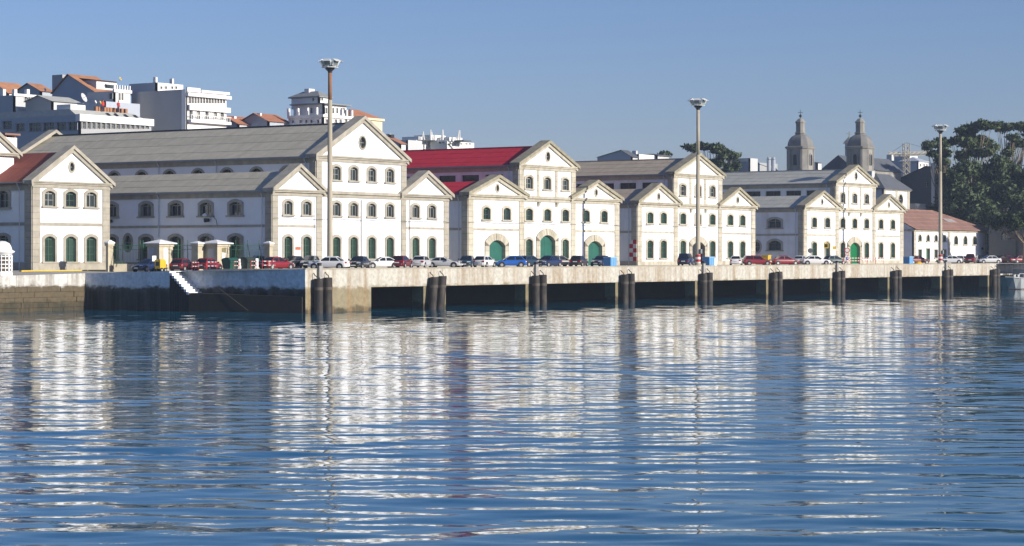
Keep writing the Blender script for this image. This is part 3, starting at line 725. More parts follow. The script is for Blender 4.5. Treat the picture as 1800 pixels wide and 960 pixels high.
# leftmost warehouse: one gabled front with three bays, set back behind the ramp
def left_warehouse():
    yf, zb = 186.0, -0.25
    xl, xr = X_at(56.5, yf), X_at(192, yf)
    t = thing('warehouse', 'leftmost white warehouse with faded red roof and three bays of arched windows', 'warehouse', ((xl+xr)/2, yf, zb))
    F = Face((0, yf, 0), 0); S = Face((xl, yf, 0), -math.pi/2); E_ = Face((xr, yf, 0), math.pi/2)
    zc, zp, dpt = 9.75, 14.15, 30.0
    H = []
    for k, px in enumerate((87, 124, 160)):
        H.append(window(F, t, X_at(px, yf), 0.72, 1.62, 2.9, 0.32, 0.33, GLASS_G, FRAME_G, STONE))
        H.append(window(F, t, X_at(px, yf), 7.05, 1.62, 1.75, 0.30, 0.33, GLASS, FRAME_W if k != 1 else FRAME_G, STONE, 'grid' if k != 2 else 'blind'))
    wall(F, t, [(xl, zb-0.4), (xr, zb-0.4), (xr, zc), (xl, zc)], H, WHITE)
    HS = []
    for y in (Y_at(6, xl), Y_at(6, xl)+5, Y_at(6, xl)+10):
        HS += [window(S, t, yf-y, 6.9, 1.75, 1.9, 0.3, 0.34, GLASS_S, FRAME_W, STONE, 'grid', 0.4), window(S, t, yf-y, 0.8, 1.75, 2.9, 0.3, 0.34, GLASS_S, FRAME_W, STONE, 'grid', 0.4)]
    wall(S, t, [(-dpt, zb-0.4), (0, zb-0.4), (0, zc), (-dpt, zc)], HS, WHITE)
    wall(E_, t, [(0, zb-0.4), (dpt, zb-0.4), (dpt, zc), (0, zc)], [], WHITE)
    part(MB().box(xl+.3, xr-.3, yf+dpt-.3, yf+dpt, zb-0.4, zc), 'rear_wall', WHITE, t)
    for a, b in ((xl, xl+1.15), (xr-1.15, xr)): pilaster(F, t, a, b, zb+0.92, zc-0.62, STONE)
    pilaster(S, t, -1.15, 0, zb+0.92, zc-0.62, STONE)
    band(F, t, xl-0.05, xr+0.05, zb-0.4, zb+0.9, 0.14, STONE, 'plinth'); band(S, t, -dpt, 0, zb-0.4, zb+0.9, 0.13, STONE, 'plinth')
    band(F, t, xl+1.16, xr-1.16, 4.85, 5.2, 0.09, STONE, 'string_course'); band(S, t, -dpt, -1.16, 4.85, 5.2, 0.09, STONE, 'string_course')
    band(F, t, xl-0.06, xr+0.06, zc-0.60, zc-0.21, 0.13, STONE, 'frieze'); band(S, t, -dpt, 0, zc-0.9, zc-0.16, 0.14, STONE, 'frieze')
    band(S, t, -dpt, -0.35, zc-0.15, zc+0.02, 0.42, STONE, 'cornice')
    pediment(F, t, xl, xr, zc, zp-0.55, WHITE, STONE, (0.34, 0.5, 1.9), 1.0, 0.02)
    xm = (xl+xr)/2
    roof_slope(t, xl-0.5, zc-0.12, xm, zp-0.75, yf+1.02, yf+dpt, ROOF_MAROON, 2)
    roof_slope(t, xr+0.5, zc-0.12, xm, zp-0.75, yf+1.02, yf+dpt, ROOF_MAROON, 2)
    part(MB().box(xl-0.66, xl-0.48, yf+0.7, yf+dpt, zc-0.12, zc+0.06), 'gutter', GUTTER, t)
    downpipe(t, xl-0.16, yf+1.9, zb, zc-0.1, -0.4)
    # cross gable on the left slope
    G = Face((0, 192.6, 0), 0)
    pediment(G, t, 171.4, 180.9, 13.15, 16.3, WHITE, STONE, (0.3, 0.45, 1.3), 1.0, 0.0)
    part(MB().box(171.5, 180.8, 192.9, 198, 9.8, 13.1), 'dormer_wall', WHITE, t)
    part(MB().add([(171, 193.6, 13.1), (176.15, 193.6, 16.4), (181.3, 193.6, 13.1), (171, 204, 13.1), (176.15, 204, 16.4), (181.3, 204, 13.1)], [(0,1,4,3),(1,2,5,4),(0,2,1),(3,4,5)]), 'dormer_roof', ROOF_MAROON, t)
    ch = part(MB().box(187.0, 188.9, 201.0, 202.6, 9.5, 15.7), 'chimney', WHITE, t)
    part(MB().box(186.7, 189.2, 200.7, 202.9, 15.98, 16.2).box(187.1, 187.3, 201.1, 202.5, 15.702, 15.979).box(188.6, 188.8, 201.1, 202.5, 15.702, 15.979), 'chimney_cap', TILE_OLD, ch)
    part(MB().box(xl-0.06, xl-0.03, yf+3.9, yf+4.7, 2.6, 3.2), 'plaque', mat('blue_plaque', (0.03, 0.06, 0.14), 0.4), t)
left_warehouse()

# small two-storey house with a hipped tile roof
def tile_house():
    yf = 168.0; xl, xm_, xr = X_at(1606, yf), X_at(1668, yf), X_at(1733, yf)
    t = thing('house', 'low white two-storey house with hipped weathered red tile roof', 'house', ((xl+xr)/2, yf, 0))
    F = Face((0, yf, 0), 0); S = Face((xl, yf, 0), -math.pi/2); E_ = Face((xr, yf, 0), math.pi/2)
    ze, zr, dpt = 6.25, 10.0, 13.0
    H = []
    for px in (1616.8, 1631, 1645, 1660): H.append(window(F, t, X_at(px, yf), 4.1, 1.25, 1.15, 0.5, 0.16, GLASS, FRAME_G, STONE2))
    for px in (1616.8, 1645, 1660): H.append(window(F, t, X_at(px, yf), 1.0, 1.35, 1.5, 0.0, 0.15, GLASS_G, FRAME_G, STONE2))
    H.append([(a, max(b, 0.02)) for a, b in window(F, t, X_at(1631, yf), 0.0, 1.5, 2.7, 0.0, 0.15, DOOR_T, FRAME_G, STONE2, sill=False, label='narrow dark green front door')])
    for px in (1680, 1696.5, 1713): H.append(window(F, t, X_at(px, yf), 3.55, 1.7, 1.6, 0.65, 0.18, GLASS, FRAME_G, STONE2))
    wall(F, t, [(xl, -0.3), (xr, -0.3), (xr, ze), (xl, ze)], H, WHITE2)
    HS = [window(S, t, -3.5, 3.9, 2.2, 1.6, 0, 0.15, GLASS_S, FRAME_G, WHITE2), window(S, t, -3.5, 0.9, 2.2, 1.6, 0, 0.15, GLASS_S, FRAME_G, WHITE2)]
    wall(S, t, [(-dpt, -0.3), (0, -0.3), (0, ze), (-dpt, ze)], HS, WHITE2)
    wall(E_, t, [(0, -0.3), (dpt, -0.3), (dpt, ze), (0, ze)], [], WHITE2)
    part(MB().box(xl+.3, xr-.3, yf+dpt-.3, yf+dpt, -0.3, ze), 'rear_wall', WHITE2, t)
    for a, b in ((xl, xl+1.0), (xm_-0.55, xm_+0.55), (xr-0.9, xr)): pilaster(F, t, a, b, 0.45, ze-0.4, STONE2)
    band(F, t, xl-.05, xr+.05, -0.3, 0.43, 0.12, STONE2, 'plinth'); band(F, t, xl-.1, xr+.1, ze-0.38, ze-0.02, 0.22, STONE2, 'cornice')
    band(S, t, -dpt, 0.1, ze-0.38, ze-0.02, 0.22, STONE2, 'cornice')
    o = 0.7; yc = yf+dpt/2; y1 = yf+dpt
    r1 = xr - dpt*0.85
    nC = 5
    for i in range(nC):      # front slope in courses
        a, b = i/nC, (i+1)/nC
        def pnt(s, x_e, x_r): return (x_e+(x_r-x_e)*s, yf-o+(yc-yf+o)*s, ze+(zr-ze)*s)
        l0, l1 = pnt(a, xl-o, xl-o), pnt(b, xl-o, xl-o); q0, q1 = pnt(a, xr+o, r1), pnt(b, xr+o, r1)
        part(MB().add([(l0[0],l0[1],l0[2]+.09),(q0[0],q0[1],q0[2]+.09),(q1[0],q1[1],q1[2]+.02),(l1[0],l1[1],l1[2]+.02),(l0[0],l0[1],l0[2]-.03),(q0[0],q0[1],q0[2]-.03)], [(0,1,2,3),(0,4,5,1)]), 'roof_course', TILE_OLD, t)
    part(MB().add([(xr+o, yf-o, ze), (xr+o, y1+o, ze), (r1, yc, zr)], [(0,1,2)]).add([(xl-o, y1+o, ze), (xr+o, y1+o, ze), (r1, yc, zr), (xl-o, yc, zr)], [(0,3,2,1)]), 'roof_hip', TILE_OLD, t)
    part(MB().add([(xl-.02, yf-.2, ze), (xl-.02, y1, ze), (xl-.02, yc, zr-.1)], [(0,1,2)]), 'gable_wall', WHITE2, t)
    part(MB().path([(xr+o, yf-o, ze+.1), (r1, yc, zr+.06), (xl-o, yc, zr+.06)], 0.14, 6), 'ridge_tiles', TILE_OLD, t)
    for i in range(3):
        x = X_at(1652+7*i, yf+4); part(MB().add([(x, yf+2.2, ze+1.62), (x+2.2, yf+2.2, ze+1.62), (x+2.2, yf+3.4, ze+2.24), (x, yf+3.4, ze+2.24)], [(0,1,2,3)]), 'roof_patch', mat('pale_sheet', (0.35,0.34,0.32), 0.8), t) if i < 2 else None
    part(MB().box(X_at(1725, yf), X_at(1728, yf), yf-.1, yf-.02, 2.6, 3.0), 'plaque', DARK, t)
tile_house()

# ------------------------------------------------------------------ the town behind
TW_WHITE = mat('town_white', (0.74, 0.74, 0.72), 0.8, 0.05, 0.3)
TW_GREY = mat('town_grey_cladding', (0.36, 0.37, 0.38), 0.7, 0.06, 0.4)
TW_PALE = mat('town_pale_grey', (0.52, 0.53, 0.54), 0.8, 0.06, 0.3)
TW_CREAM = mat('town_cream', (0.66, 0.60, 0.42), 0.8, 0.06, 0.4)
TW_BLUE = mat('town_blue_grey', (0.38, 0.42, 0.48), 0.8, 0.06, 0.3)  # on left-facing side walls this blue-grey is shade put into the colour
ORANGE = mat('orange_tile', (0.40, 0.19, 0.10), 0.9, 0.2, 0.8, 0.3, (0.30, 0.16, 0.08), streak_scale=(1, 1, .5))
FLAT = mat('flat_roof_felt', (0.24, 0.24, 0.23), 0.9, 0.15, 0.6)

class Block:
    """axis-parallel building: near corner at column px, depth d; front reaches column pr, shaded side column pl"""
    def __init__(s, name, label, px, d, pr, pl, y_top, m_front, m_side=None, cat='building', dmin=6.0, holes_f=(), holes_s=(), parent=None, zbase=None):
        c = pt(px, d); s.x, s.y, s.d = c.x, c.y, d
        s.x1 = X_at(pr, c.y); s.y1 = max(Y_at(pl, c.x), c.y + dmin)
        s.z = Zat(y_top, d)
        s.zb = zbase if zbase is not None else hill_z(s.x, s.y) - 1.0
        s.t = parent or thing(name, label, cat, (s.x, s.y, s.zb+1.0))
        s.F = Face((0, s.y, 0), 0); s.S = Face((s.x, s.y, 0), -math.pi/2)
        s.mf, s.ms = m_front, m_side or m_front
        s.hf, s.hs = [], []
    def X(s, px): return X_at(px, s.y)
    def U(s, px): return -(Y_at(px, s.x) - s.y)
    def Z(s, py, px=None): return Zat(py, s.d)
    def win(s, px, y0, y1, wpx, rise=0.0, side=False, style='grid', gm=None, fm=None):
        if side:
            u = s.U(px); w = abs(s.U(px+wpx/2)-s.U(px-wpx/2)); dd = dep(s.x, s.y - u)
        else:
            u = s.X(px); w = s.X(px+wpx/2)-s.X(px-wpx/2); dd = dep(u, s.y)
        z0, z1 = Zat(y1, dd), Zat(y0, dd)
        (s.hs if side else s.hf).append(window(s.S if side else s.F, s.t, u, z0, w, z1-z0, rise, 0.1, gm or (GLASS_S if side else GLASS), fm or FRAME_W, s.ms if side else s.mf, style, 0.25, False))
    def build(s, flat=True):
        wall(s.F, s.t, [(s.x, s.zb), (s.x1, s.zb), (s.x1, s.z), (s.x, s.z)], s.hf, s.mf)
        u0 = -(s.y1-s.y)
        wall(s.S, s.t, [(u0, s.zb), (0, s.zb), (0, s.z), (u0, s.z)], s.hs, s.ms)
        part(MB().add([(s.x1, s.y, s.zb), (s.x1, s.y1, s.zb), (s.x, s.y1, s.zb), (s.x1, s.y, s.z), (s.x1, s.y1, s.z), (s.x, s.y1, s.z)], [(0,1,4,3),(1,2,5,4)]), 'rear_wall', s.ms, s.t)
        if flat: part(MB().box(s.x+.3, s.x1-.05, s.y+.3, s.y1-.05, s.z-0.4, s.z-0.15), 'flat_roof', FLAT, s.t)
        return s
    def hip(s, y_pk, m, o=0.4, inset=0.5):
        zt = Zat(y_pk, s.d); x0, x1, y0, y1 = s.x-o, s.x1+o, s.y-o, s.y1+o
        r = min(x1-x0, y1-y0)/2*inset*2*0.98
        if x1-x0 > y1-y0: a, b = (x0+r, (y0+y1)/2, zt), (x1-r, (y0+y1)/2, zt)
        else: a, b = ((x0+x1)/2, y0+r, zt), ((x0+x1)/2, y1-r, zt)
        z = s.z+0.02
        vs = [(x0,y0,z),(x1,y0,z),(x1,y1,z),(x0,y1,z),a,b]
        fs = [(0,1,5,4),(1,2,5),(2,3,4,5),(3,0,4)] if x1-x0 > y1-y0 else [(0,1,4),(1,2,5,4),(2,3,5),(3,0,4,5)]
        mb = MB().add(vs, fs).box(x0, x1, y0, y1, z-0.2, z-0.01)
        return part(mb, 'roof', m, s.t)
    def gable_x(s, y_pk, m, pk=0.5, o=0.35):
        """ridge along X, slopes facing -Y and +Y; gable ends on the X faces"""
        zt = Zat(y_pk, s.d); yr = s.y+(s.y1-s.y)*pk; x0, x1 = s.x-o, s.x1+o
        sl = (zt-s.z)/(yr-s.y)
        part(MB().add([(x0,s.y-o,s.z-o*sl),(x1,s.y-o,s.z-o*sl),(x1,yr,zt),(x0,yr,zt),(x1,s.y1+.2,s.z),(x0,s.y1+.2,s.z)], [(0,1,2,3),(3,2,4,5)]), 'roof', m, s.t)
        for xx in (s.x+.01, s.x1-.01): part(MB().add([(xx,s.y,s.z),(xx,s.y1,s.z),(xx,yr,zt-.1)], [(0,1,2)]), 'gable_wall', s.ms, s.t)
    def gable_y(s, y_pk, m, o=0.35):
        zt = Zat(y_pk, s.d); xr = (s.x+s.x1)/2; sl = (zt-s.z)/(xr-s.x)
        part(MB().add([(s.x-o,s.y-.3,s.z-o*sl),(xr,s.y-.3,zt),(s.x1+o,s.y-.3,s.z-o*sl),(s.x-o,s.y1,s.z-o*sl),(xr,s.y1,zt),(s.x1+o,s.y1,s.z-o*sl)], [(0,1,4,3),(1,2,5,4)]), 'roof', m, s.t)
        part(MB().add([(s.x,s.y+.01,s.z),(s.x1,s.y+.01,s.z),(xr,s.y+.01,zt-.1),(s.x,s.y1-.01,s.z),(s.x1,s.y1-.01,s.z),(xr,s.y1-.01,zt-.1)], [(0,1,2),(3,5,4)]), 'gable_wall', s.mf, s.t)
    def box(s, name, m, x0, x1, y0, y1, z0, z1): return part(MB().box(x0, x1, y0, y1, z0, z1), name, m, s.t)

# office block with white parapet band
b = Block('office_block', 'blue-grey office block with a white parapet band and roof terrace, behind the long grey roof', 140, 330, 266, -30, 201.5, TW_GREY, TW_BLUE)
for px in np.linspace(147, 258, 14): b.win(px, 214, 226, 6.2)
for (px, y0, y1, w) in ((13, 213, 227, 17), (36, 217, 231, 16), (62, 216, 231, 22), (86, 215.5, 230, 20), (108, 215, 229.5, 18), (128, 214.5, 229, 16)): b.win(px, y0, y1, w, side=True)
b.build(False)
b.box('parapet', TW_WHITE, b.x-0.25, b.x1+0.3, b.y-0.3, b.y+0.6, b.Z(213.0), b.Z(200.5))
zt = b.Z(190.5)
part(MB().add([(b.x, b.y+.7, b.z-.05), (b.x1-.2, b.y+.7, b.z-.05), (b.x1-1.5, b.y+2.4, zt), (b.x+.3, b.y+2.4, zt), (b.x, b.y1, b.z-.05), (b.x1-.2, b.y1, b.z-.05), (b.x1-1.5, b.y1, zt), (b.x+.3, b.y1, zt)], [(0,1,2,3),(3,2,6,7),(0,3,7,4),(1,5,6,2),(4,7,6,5)]), 'mansard_roof', mat('grey_green_sheet', (0.42,0.43,0.40), 0.8, .15), b.t)
for px in (200, 214, 231, 248):
    x = b.X(px); part(MB().add([(x, b.y+1.0, b.z+.28), (x+.55, b.y+1.0, b.z+.28), (x+.55, b.y+1.7, b.z+.72), (x, b.y+1.7, b.z+.72)], [(0,1,2,3)]), 'skylight', GLASS_S, b.t)
b.box('terrace_wall', TW_WHITE, b.X(146), b.X(172), b.y+2.6, b.y+5.5, zt, zt+0.75)
for i, px in enumerate((188, 193, 198, 203, 208, 213, 219, 226, 233, 240)):
    x = b.X(px)+0.2; b.box('planter', mat('clay_pot', (0.34, 0.17, 0.09), 0.9), x, x+0.45, b.y+2.5, b.y+2.95, zt, zt+0.7)
bo_t = b.t
def dish(name, label, px, py, d, r, m=None, az=-0.5):
    t = thing(name, label, 'satellite dish', pt(px, d) + Vector((0, 0, Zat(py, d)-r*1.2)))
    c = pt(px, d) + Vector((0, 0, Zat(py, d)))
    a = Vector((0.25, -0.9, 0.42)).normalized(); u = a.orthogonal().normalized(); w = a.cross(u)
    rr = []
    for k in range(5):
        q = r*k/4 + 0.001; rr.append([c + a*(0.28*r*(k/4)**2) + (u*math.cos(2*math.pi*i/14)+w*math.sin(2*math.pi*i/14))*q for i in range(14)])
    part(MB().loft(rr, caps=False), 'reflector', m or TW_WHITE, t, True)
    part(MB().tube(c, c + a*r*0.9, 0.03, 0.03, 5), 'feed_arm', GUTTER, t)
    part(MB().tube(c - Vector((0,0,r*1.2)), c, 0.06, 0.06, 6), 'mast', GUTTER, t)
dish('satellite_dish', 'large grey satellite dish on the office block terrace', 146, 172.5, 336, 0.75, TW_PALE)
dish('satellite_dish', 'small white satellite dish right of the large one', 168, 179.5, 338, 0.26)
dish('satellite_dish', 'small yellow satellite dish on the terrace', 176.5, 180.5, 338, 0.26, mat('yellow_dish', (0.6, 0.45, 0.06), 0.5))
dish('satellite_dish', 'yellowish satellite dish on the old house roof edge', 211, 138.8, 362, 0.32, mat('yellow_dish', (0.6, 0.45, 0.06), 0.5))
dish('satellite_dish', 'white satellite dish beside the low orange roof at far left', 79, 158, 366, 0.3)

b = Block('apartment_house', 'pale house with two small windows above the office block, far left', 25, 352, 76, -30, 167, TW_PALE, TW_BLUE)
b.win(47.5, 170, 180, 9); b.win(66, 171.5, 182, 9)
b.build(); b.box('parapet', TW_WHITE, b.x-.2, b.x1+.2, b.y-.2, b.y+.3, b.z-.15, b.z+.25)
for px in (10, 30, 52):
    c = pt(px, 354); b.box('chimney', TW_WHITE, c.x, c.x+.6, c.y+.6, c.y+1.2, b.z-.3, b.z+1.1)
b = Block('house', 'low house with grey sheet roof between the office block and the old house', 92, 348, 142, 76, 177, TW_PALE, TW_GREY, 'house')
b.build(False); b.gable_x(166.0, mat('grey_green_sheet', (0.42,0.43,0.40), 0.8, .15))
b = Block('house', 'house with bright orange tile roof at the far left edge', 14, 385, 52, -30, 162, TW_WHITE, TW_BLUE, 'house')
b.build(False); b.gable_x(142, ORANGE); b.box('chimney', TW_WHITE, b.X(5), b.X(8), b.y+3, b.y+4, b.z, b.Z(139))
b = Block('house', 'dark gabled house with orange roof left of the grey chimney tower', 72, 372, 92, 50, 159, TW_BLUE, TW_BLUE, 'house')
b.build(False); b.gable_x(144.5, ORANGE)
# old house with big orange roof and dormer
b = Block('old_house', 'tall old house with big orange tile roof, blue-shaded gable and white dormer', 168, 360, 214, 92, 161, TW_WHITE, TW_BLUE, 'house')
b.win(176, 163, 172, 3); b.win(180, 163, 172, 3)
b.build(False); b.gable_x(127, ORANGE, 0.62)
dm = b
b.box('dormer', TW_BLUE, b.X(178)+.0, b.X(214), b.y+1.2, b.y+6, b.Z(158), b.Z(139))
b.box('dormer_front', TW_WHITE, b.X(178)+.02, b.X(214)-.02, b.y+1.1, b.y+1.2, b.Z(155), b.Z(140))
for px in (196, 200, 205): b.box('window', GLASS, b.X(px)-.3, b.X(px)+.3, b.y+1.05, b.y+1.1, b.Z(152), b.Z(145.5))
part(MB().add([(b.X(176), b.y+.6, b.Z(139.8)), (b.X(216), b.y+.6, b.Z(139.8)), (b.X(216), b.y+7, b.Z(131)), (b.X(176), b.y+7, b.Z(131))], [(0,1,2,3)]), 'dormer_roof', ORANGE, b.t)
b.box('chimney_tower', TW_GREY, b.x+.2, b.x+2.2, Y_at(108, b.x), Y_at(90, b.x), b.zb, b.Z(127))
b.box('flue', TW_GREY, b.x+.4, b.x+1.6, Y_at(124, b.x), Y_at(118, b.x), b.Z(160), b.Z(134))
b = Block('bay_house', 'small white terraced house with roof balcony right of the old house', 201, 352, 229, 185, 160, TW_WHITE, TW_PALE, 'house')
for px in (209.5, 214.5): b.win(px, 164, 176, 3.6)
b.win(195, 164, 174, 6, side=True)
b.build(); b.box('parapet', TW_WHITE, b.x-.2, b.x1+.2, b.y-.2, b.y+.2, b.z-.2, b.z+.3)
for px in np.linspace(201, 228, 7): b.box('baluster', TW_WHITE, b.X(px)-.1, b.X(px)+.1, b.y-.1, b.y+.1, b.z+.3, b.z+1.0)
b = Block('annex', 'low pale blue roof house below the white terraced house', 184, 344, 246, 176, 178, TW_BLUE, TW_BLUE, 'house'); b.build()
# two people on the terrace
def person(name, label, px, d, zfoot, top_c, leg_c):
    p = pt(px, d); t = thing(name, label, 'person', (p.x, p.y, zfoot))
    def sk(chain, n=8):
        rr = []
        for (x, y, z, rx, ry) in chain: rr.append([(p.x+x+rx*math.cos(2*math.pi*i/n), p.y+y+ry*math.sin(2*math.pi*i/n), zfoot+z) for i in range(n)])
        return rr
    mb = MB()
    mb.loft(sk([(0,0,.82,.16,.12),(0,0,1.0,.17,.12),(0,0,1.25,.2,.13),(0,0,1.42,.19,.12),(0,0,1.48,.07,.07),(0,0,1.54,.06,.06),(0,0,1.58,.08,.1),(0,0,1.68,.09,.11),(0,0,1.76,.05,.07)]))
    part(mb, 'body', mat('skin', (0.45, 0.28, 0.2), 0.6), t, True)
    part(MB().loft(sk([(0,0,.84,.19,.14),(0,0,1.0,.195,.145),(0,0,1.25,.225,.15),(0,0,1.43,.21,.13),(0,0,1.49,.09,.08)])), 'shirt', top_c, t, True)
    for sg in (-1, 1):
        part(MB().loft(sk([(sg*.09,0,.9,.1,.1),(sg*.1,0,.5,.075,.08),(sg*.1,0,.08,.06,.07),(sg*.1,-.05,0,.07,.13)])), 'trouser_leg', leg_c, t, True)
        part(MB().loft(sk([(sg*.23,0,1.42,.06,.06),(sg*.27,0.02,1.12,.05,.05),(sg*.24,-.12,.88,.04,.045),(sg*.23,-.15,.78,.035,.045)])), 'sleeve', top_c, t, True)
    part(MB().loft(sk([(0,.01,1.62,.1,.115),(0,.015,1.72,.105,.12),(0,.01,1.79,.06,.07)])), 'hair', mat('dark_hair', (0.03,0.02,0.015), 0.8), t, True)
ztr = zt + 0.0
person('person', 'person in red top standing on the roof terrace by the yellow dish', 181, 337, ztr, mat('red_cloth', (0.5, 0.04, 0.03), 0.8), mat('dark_cloth', (0.03, 0.03, 0.06), 0.8))
person('person', 'person in red and dark clothes standing farther right on the roof terrace', 208, 339, ztr, mat('red_cloth2', (0.42, 0.03, 0.03), 0.8), mat('dark_cloth', (0.03, 0.03, 0.06), 0.8))

# tall block with glazed white galleries
b = Block('apartment_tower', 'tall grey-sided apartment block with sunlit white glazed galleries', 327, 350, 398, 231, 157, TW_WHITE, TW_GREY)
for px in np.linspace(333, 393, 13): b.win(px, 171, 181.5, 3.9)
for px in (335, 348, 363, 378, 390): b.win(px, 194, 209, 6, gm=CURTAIN if px in (348, 378) else GLASS, fm=FRAME_W)
b.build()
b.box('gallery_sill', TW_WHITE, b.x+.3, b.x1+.5, b.y-.5, b.y, b.Z(193), b.Z(184))
b.box('cornice', TW_WHITE, b.x-.1, b.x1+.6, b.y-.6, b.y, b.Z(169), b.Z(163))
b.box('parapet', TW_WHITE, b.x, b.X(350), b.y-.3, b.y, b.Z(161), b.Z(153.5))
b.box('balcony', TW_WHITE, b.x+.2, b.x1+.2, b.y-.9, b.y, b.Z(215), b.Z(210))
for px in np.linspace(329, 397, 18): b.box('railing_post', TW_WHITE, b.X(px)-.05, b.X(px)+.05, b.y-.9, b.y-.8, b.Z(209.9), b.Z(202.5))
b.box('balcony_rail', TW_WHITE, b.x+.2, b.x1+.2, b.y-.92, b.y-.8, b.Z(202.4), b.Z(201.4))
b.box('side_strip', TW_WHITE, b.x-.06, b.x, b.y, b.y+.9, b.zb, b.z)
b.box('parapet', TW_WHITE, b.X(352), b.x1+.5, b.y-.3, b.y+.3, b.Z(160.5), b.Z(156))
at_ = Block('attic', '', 275, 356, 322, 271, 145, TW_WHITE, TW_BLUE, parent=b.t, zbase=b.z-.3)
for px in (283, 291, 302, 309): at_.win(px, 152, 156, 3.5)
at_.build()
for px in (277, 306): b.box('chimney', TW_WHITE, X_at(px, at_.y), X_at(px+3, at_.y), at_.y+.4, at_.y+1.0, at_.z-.3, at_.z+.9)
for px, h in ((276, 11), (307, 12), (348, 7)):
    p = pt(px, 357); part(MB().tube((p.x, p.y, b.z), (p.x, p.y, b.z+h*0.092+1.2), .035, .02, 5), 'antenna', GUTTER, b.t)

b = Block('house', 'row house with red-brown roof just right of the tall apartment block', 419, 362, 451, 399, 217, TW_PALE, TW_BLUE, 'house'); b.build(False); b.gable_x(202, TILE)
b.box('chimney', TW_WHITE, b.X(428), b.X(432), b.y+2, b.y+2.8, b.z, b.Z(203))
b = Block('house', 'blue-gabled house with red-brown roof left of the ornate white building', 472, 362, 508, 452, 212, TW_BLUE, TW_BLUE, 'house'); b.build(False); b.gable_x(197.5, TILE)
b.box('chimney', TW_WHITE, b.X(474), b.X(476.5), b.y+2, b.y+2.7, b.z, b.Z(198))
# ornate white building with set-back floors
b = Block('ornate_building', 'ornate white building with stepped roof terraces behind the tall lamp mast', 568, 362, 619, 507, 203, TW_WHITE, TW_WHITE)
for px in (515, 529, 539, 548, 560): b.win(px, 211, 216, 4, side=True)
for px in (574, 590, 598, 608): b.win(px, 210, 216, 4)
b.build(); b.box('parapet', TW_WHITE, b.x-.3, b.x1+.2, b.y-.3, b.y, b.Z(206), b.Z(201)); 
part(MB().box(b.x-.3, b.x, b.y, b.y1, b.Z(206), b.Z(201)), 'parapet', TW_WHITE, b.t)
for px in (508, 524, 541, 557): 
    yy = Y_at(px, b.x-.2); b.box('finial_post', TW_WHITE, b.x-.5, b.x-.1, yy-.2, yy+.2, b.Z(201), b.Z(188.5))
for px in (600, 608, 617): b.box('finial_post', TW_WHITE, b.X(px)-.2, b.X(px)+.2, b.y-.3, b.y+.1, b.Z(201), b.Z(190))
u1 = Block('upper_floor', '', 569, 366, 609, 516, 183, TW_WHITE, TW_WHITE, parent=b.t, zbase=b.z-.4)
for px in (573, 585, 592, 600, 604): u1.win(px, 190, 199, 3)
for px in (526, 548): u1.win(px, 190, 199, 4, side=True)
u1.build()
u2 = Block('penthouse', '', 561, 370, 580, 523, 169, TW_WHITE, TW_WHITE, parent=b.t, zbase=u1.z-.4)
u2.win(565.5, 171.5, 176.5, 3); u2.win(551, 172, 177, 4, side=True)
u2.build(False); u2.hip(158.5, mat('pale_slate', (0.24, 0.25, 0.25), .8, .1))
part(MB().box(u1.x-.7, u1.x1+.5, u1.y-.7, u1.y1+.3, u1.z-.02, u1.z+.16), 'terrace_edge', mat('pale_slate', (0.24, 0.25, 0.25), .8, .1), b.t)
b.box('chimney', TW_WHITE, X_at(543, u2.y+3), X_at(553, u2.y+3), u2.y+3, u2.y+4, u2.z+.5, Zat(157, 374))
b = Block('house', 'pale yellow building with red tile roof half hidden by the big gable', 621, 372, 672, 612, 205, TW_CREAM, TW_CREAM)
b.build(False); b.box('cornice', TW_CREAM, b.x-.2, b.x1+.3, b.y-.3, b.y, b.Z(209), b.Z(205)); b.hip(189, TILE, 0.1)
b.box('chimney', DARK, b.X(632), b.X(638), b.y+4, b.y+5, b.z+1, b.Z(187))
b = Block('house', 'small red-roofed house peeping out between big gable and red roof', 704, 430, 713, 686, 252, TW_WHITE, TW_BLUE, 'house'); b.build(False); b.gable_x(240, TILE)
b.box('chimney', DARK, b.x+.3, b.x+1.3, Y_at(686, b.x), Y_at(681, b.x), b.z, b.Z(235.5))
b = Block('shed', 'low grey shed behind the ridge of the red roof', 716, 520, 742, 712, 246, TW_PALE, TW_BLUE); b.build(); b.box('vent_stack', TW_PALE, b.X(709), b.X(712), b.y+4, b.y+5, b.zb, b.Z(235))
# white ship's upper works beyond the red roof
def far_ship():
    d = 640; p = pt(735, d); t = thing('white_ship', 'white ship with masts and cranes far behind the red roof', 'ship', (p.x, p.y, hill_z(p.x, p.y)))
    W = TW_WHITE
    def bx(x0, x1, y0, y1, name='deckhouse', m=W, dy=6):
        a = pt(x0, d); c = pt(x1, d); part(MB().box(a.x, a.x+max(1.0, (x1-x0)*d/FPX/0.56), a.y, a.y+dy, Zat(y1, d), Zat(y0, d)), name, m, t)
    bx(732, 790, 246, 275, 'hull'); bx(736, 760, 240, 246.1); bx(757, 782, 237, 246.2); bx(786, 832, 248, 275, 'hull'); bx(790, 812, 241, 248.1); bx(815, 828, 246, 248.2, 'deckhouse', SLATE)
    for px in (738, 744, 751, 771, 776): bx(px, px+2, 249, 252, 'porthole', GLASS_S, -0.1)
    for px in (788, 793, 798, 803, 809, 818, 824): bx(px, px+2.2, 252, 254, 'porthole', GLASS_S, -0.1)
    def mst(px, y0, y1, lean=0, r=0.35):
        a = pt(px, d); c = pt(px+lean, d); part(MB().tube((a.x, a.y, Zat(y1, d)), (c.x, c.y, Zat(y0, d)), r*.55, r*.35, 6), 'mast', W, t)
    mst(742, 231, 246, 2); mst(746, 233, 246, -2); mst(757, 228, 246, 0, .5); mst(761, 232, 246, -2); mst(778, 228, 246, 0, .6); mst(774, 238, 246, 3); mst(804, 229, 246, 3, .4); mst(808, 229, 246, 0, .4); mst(800, 240, 246, 4)
far_ship()
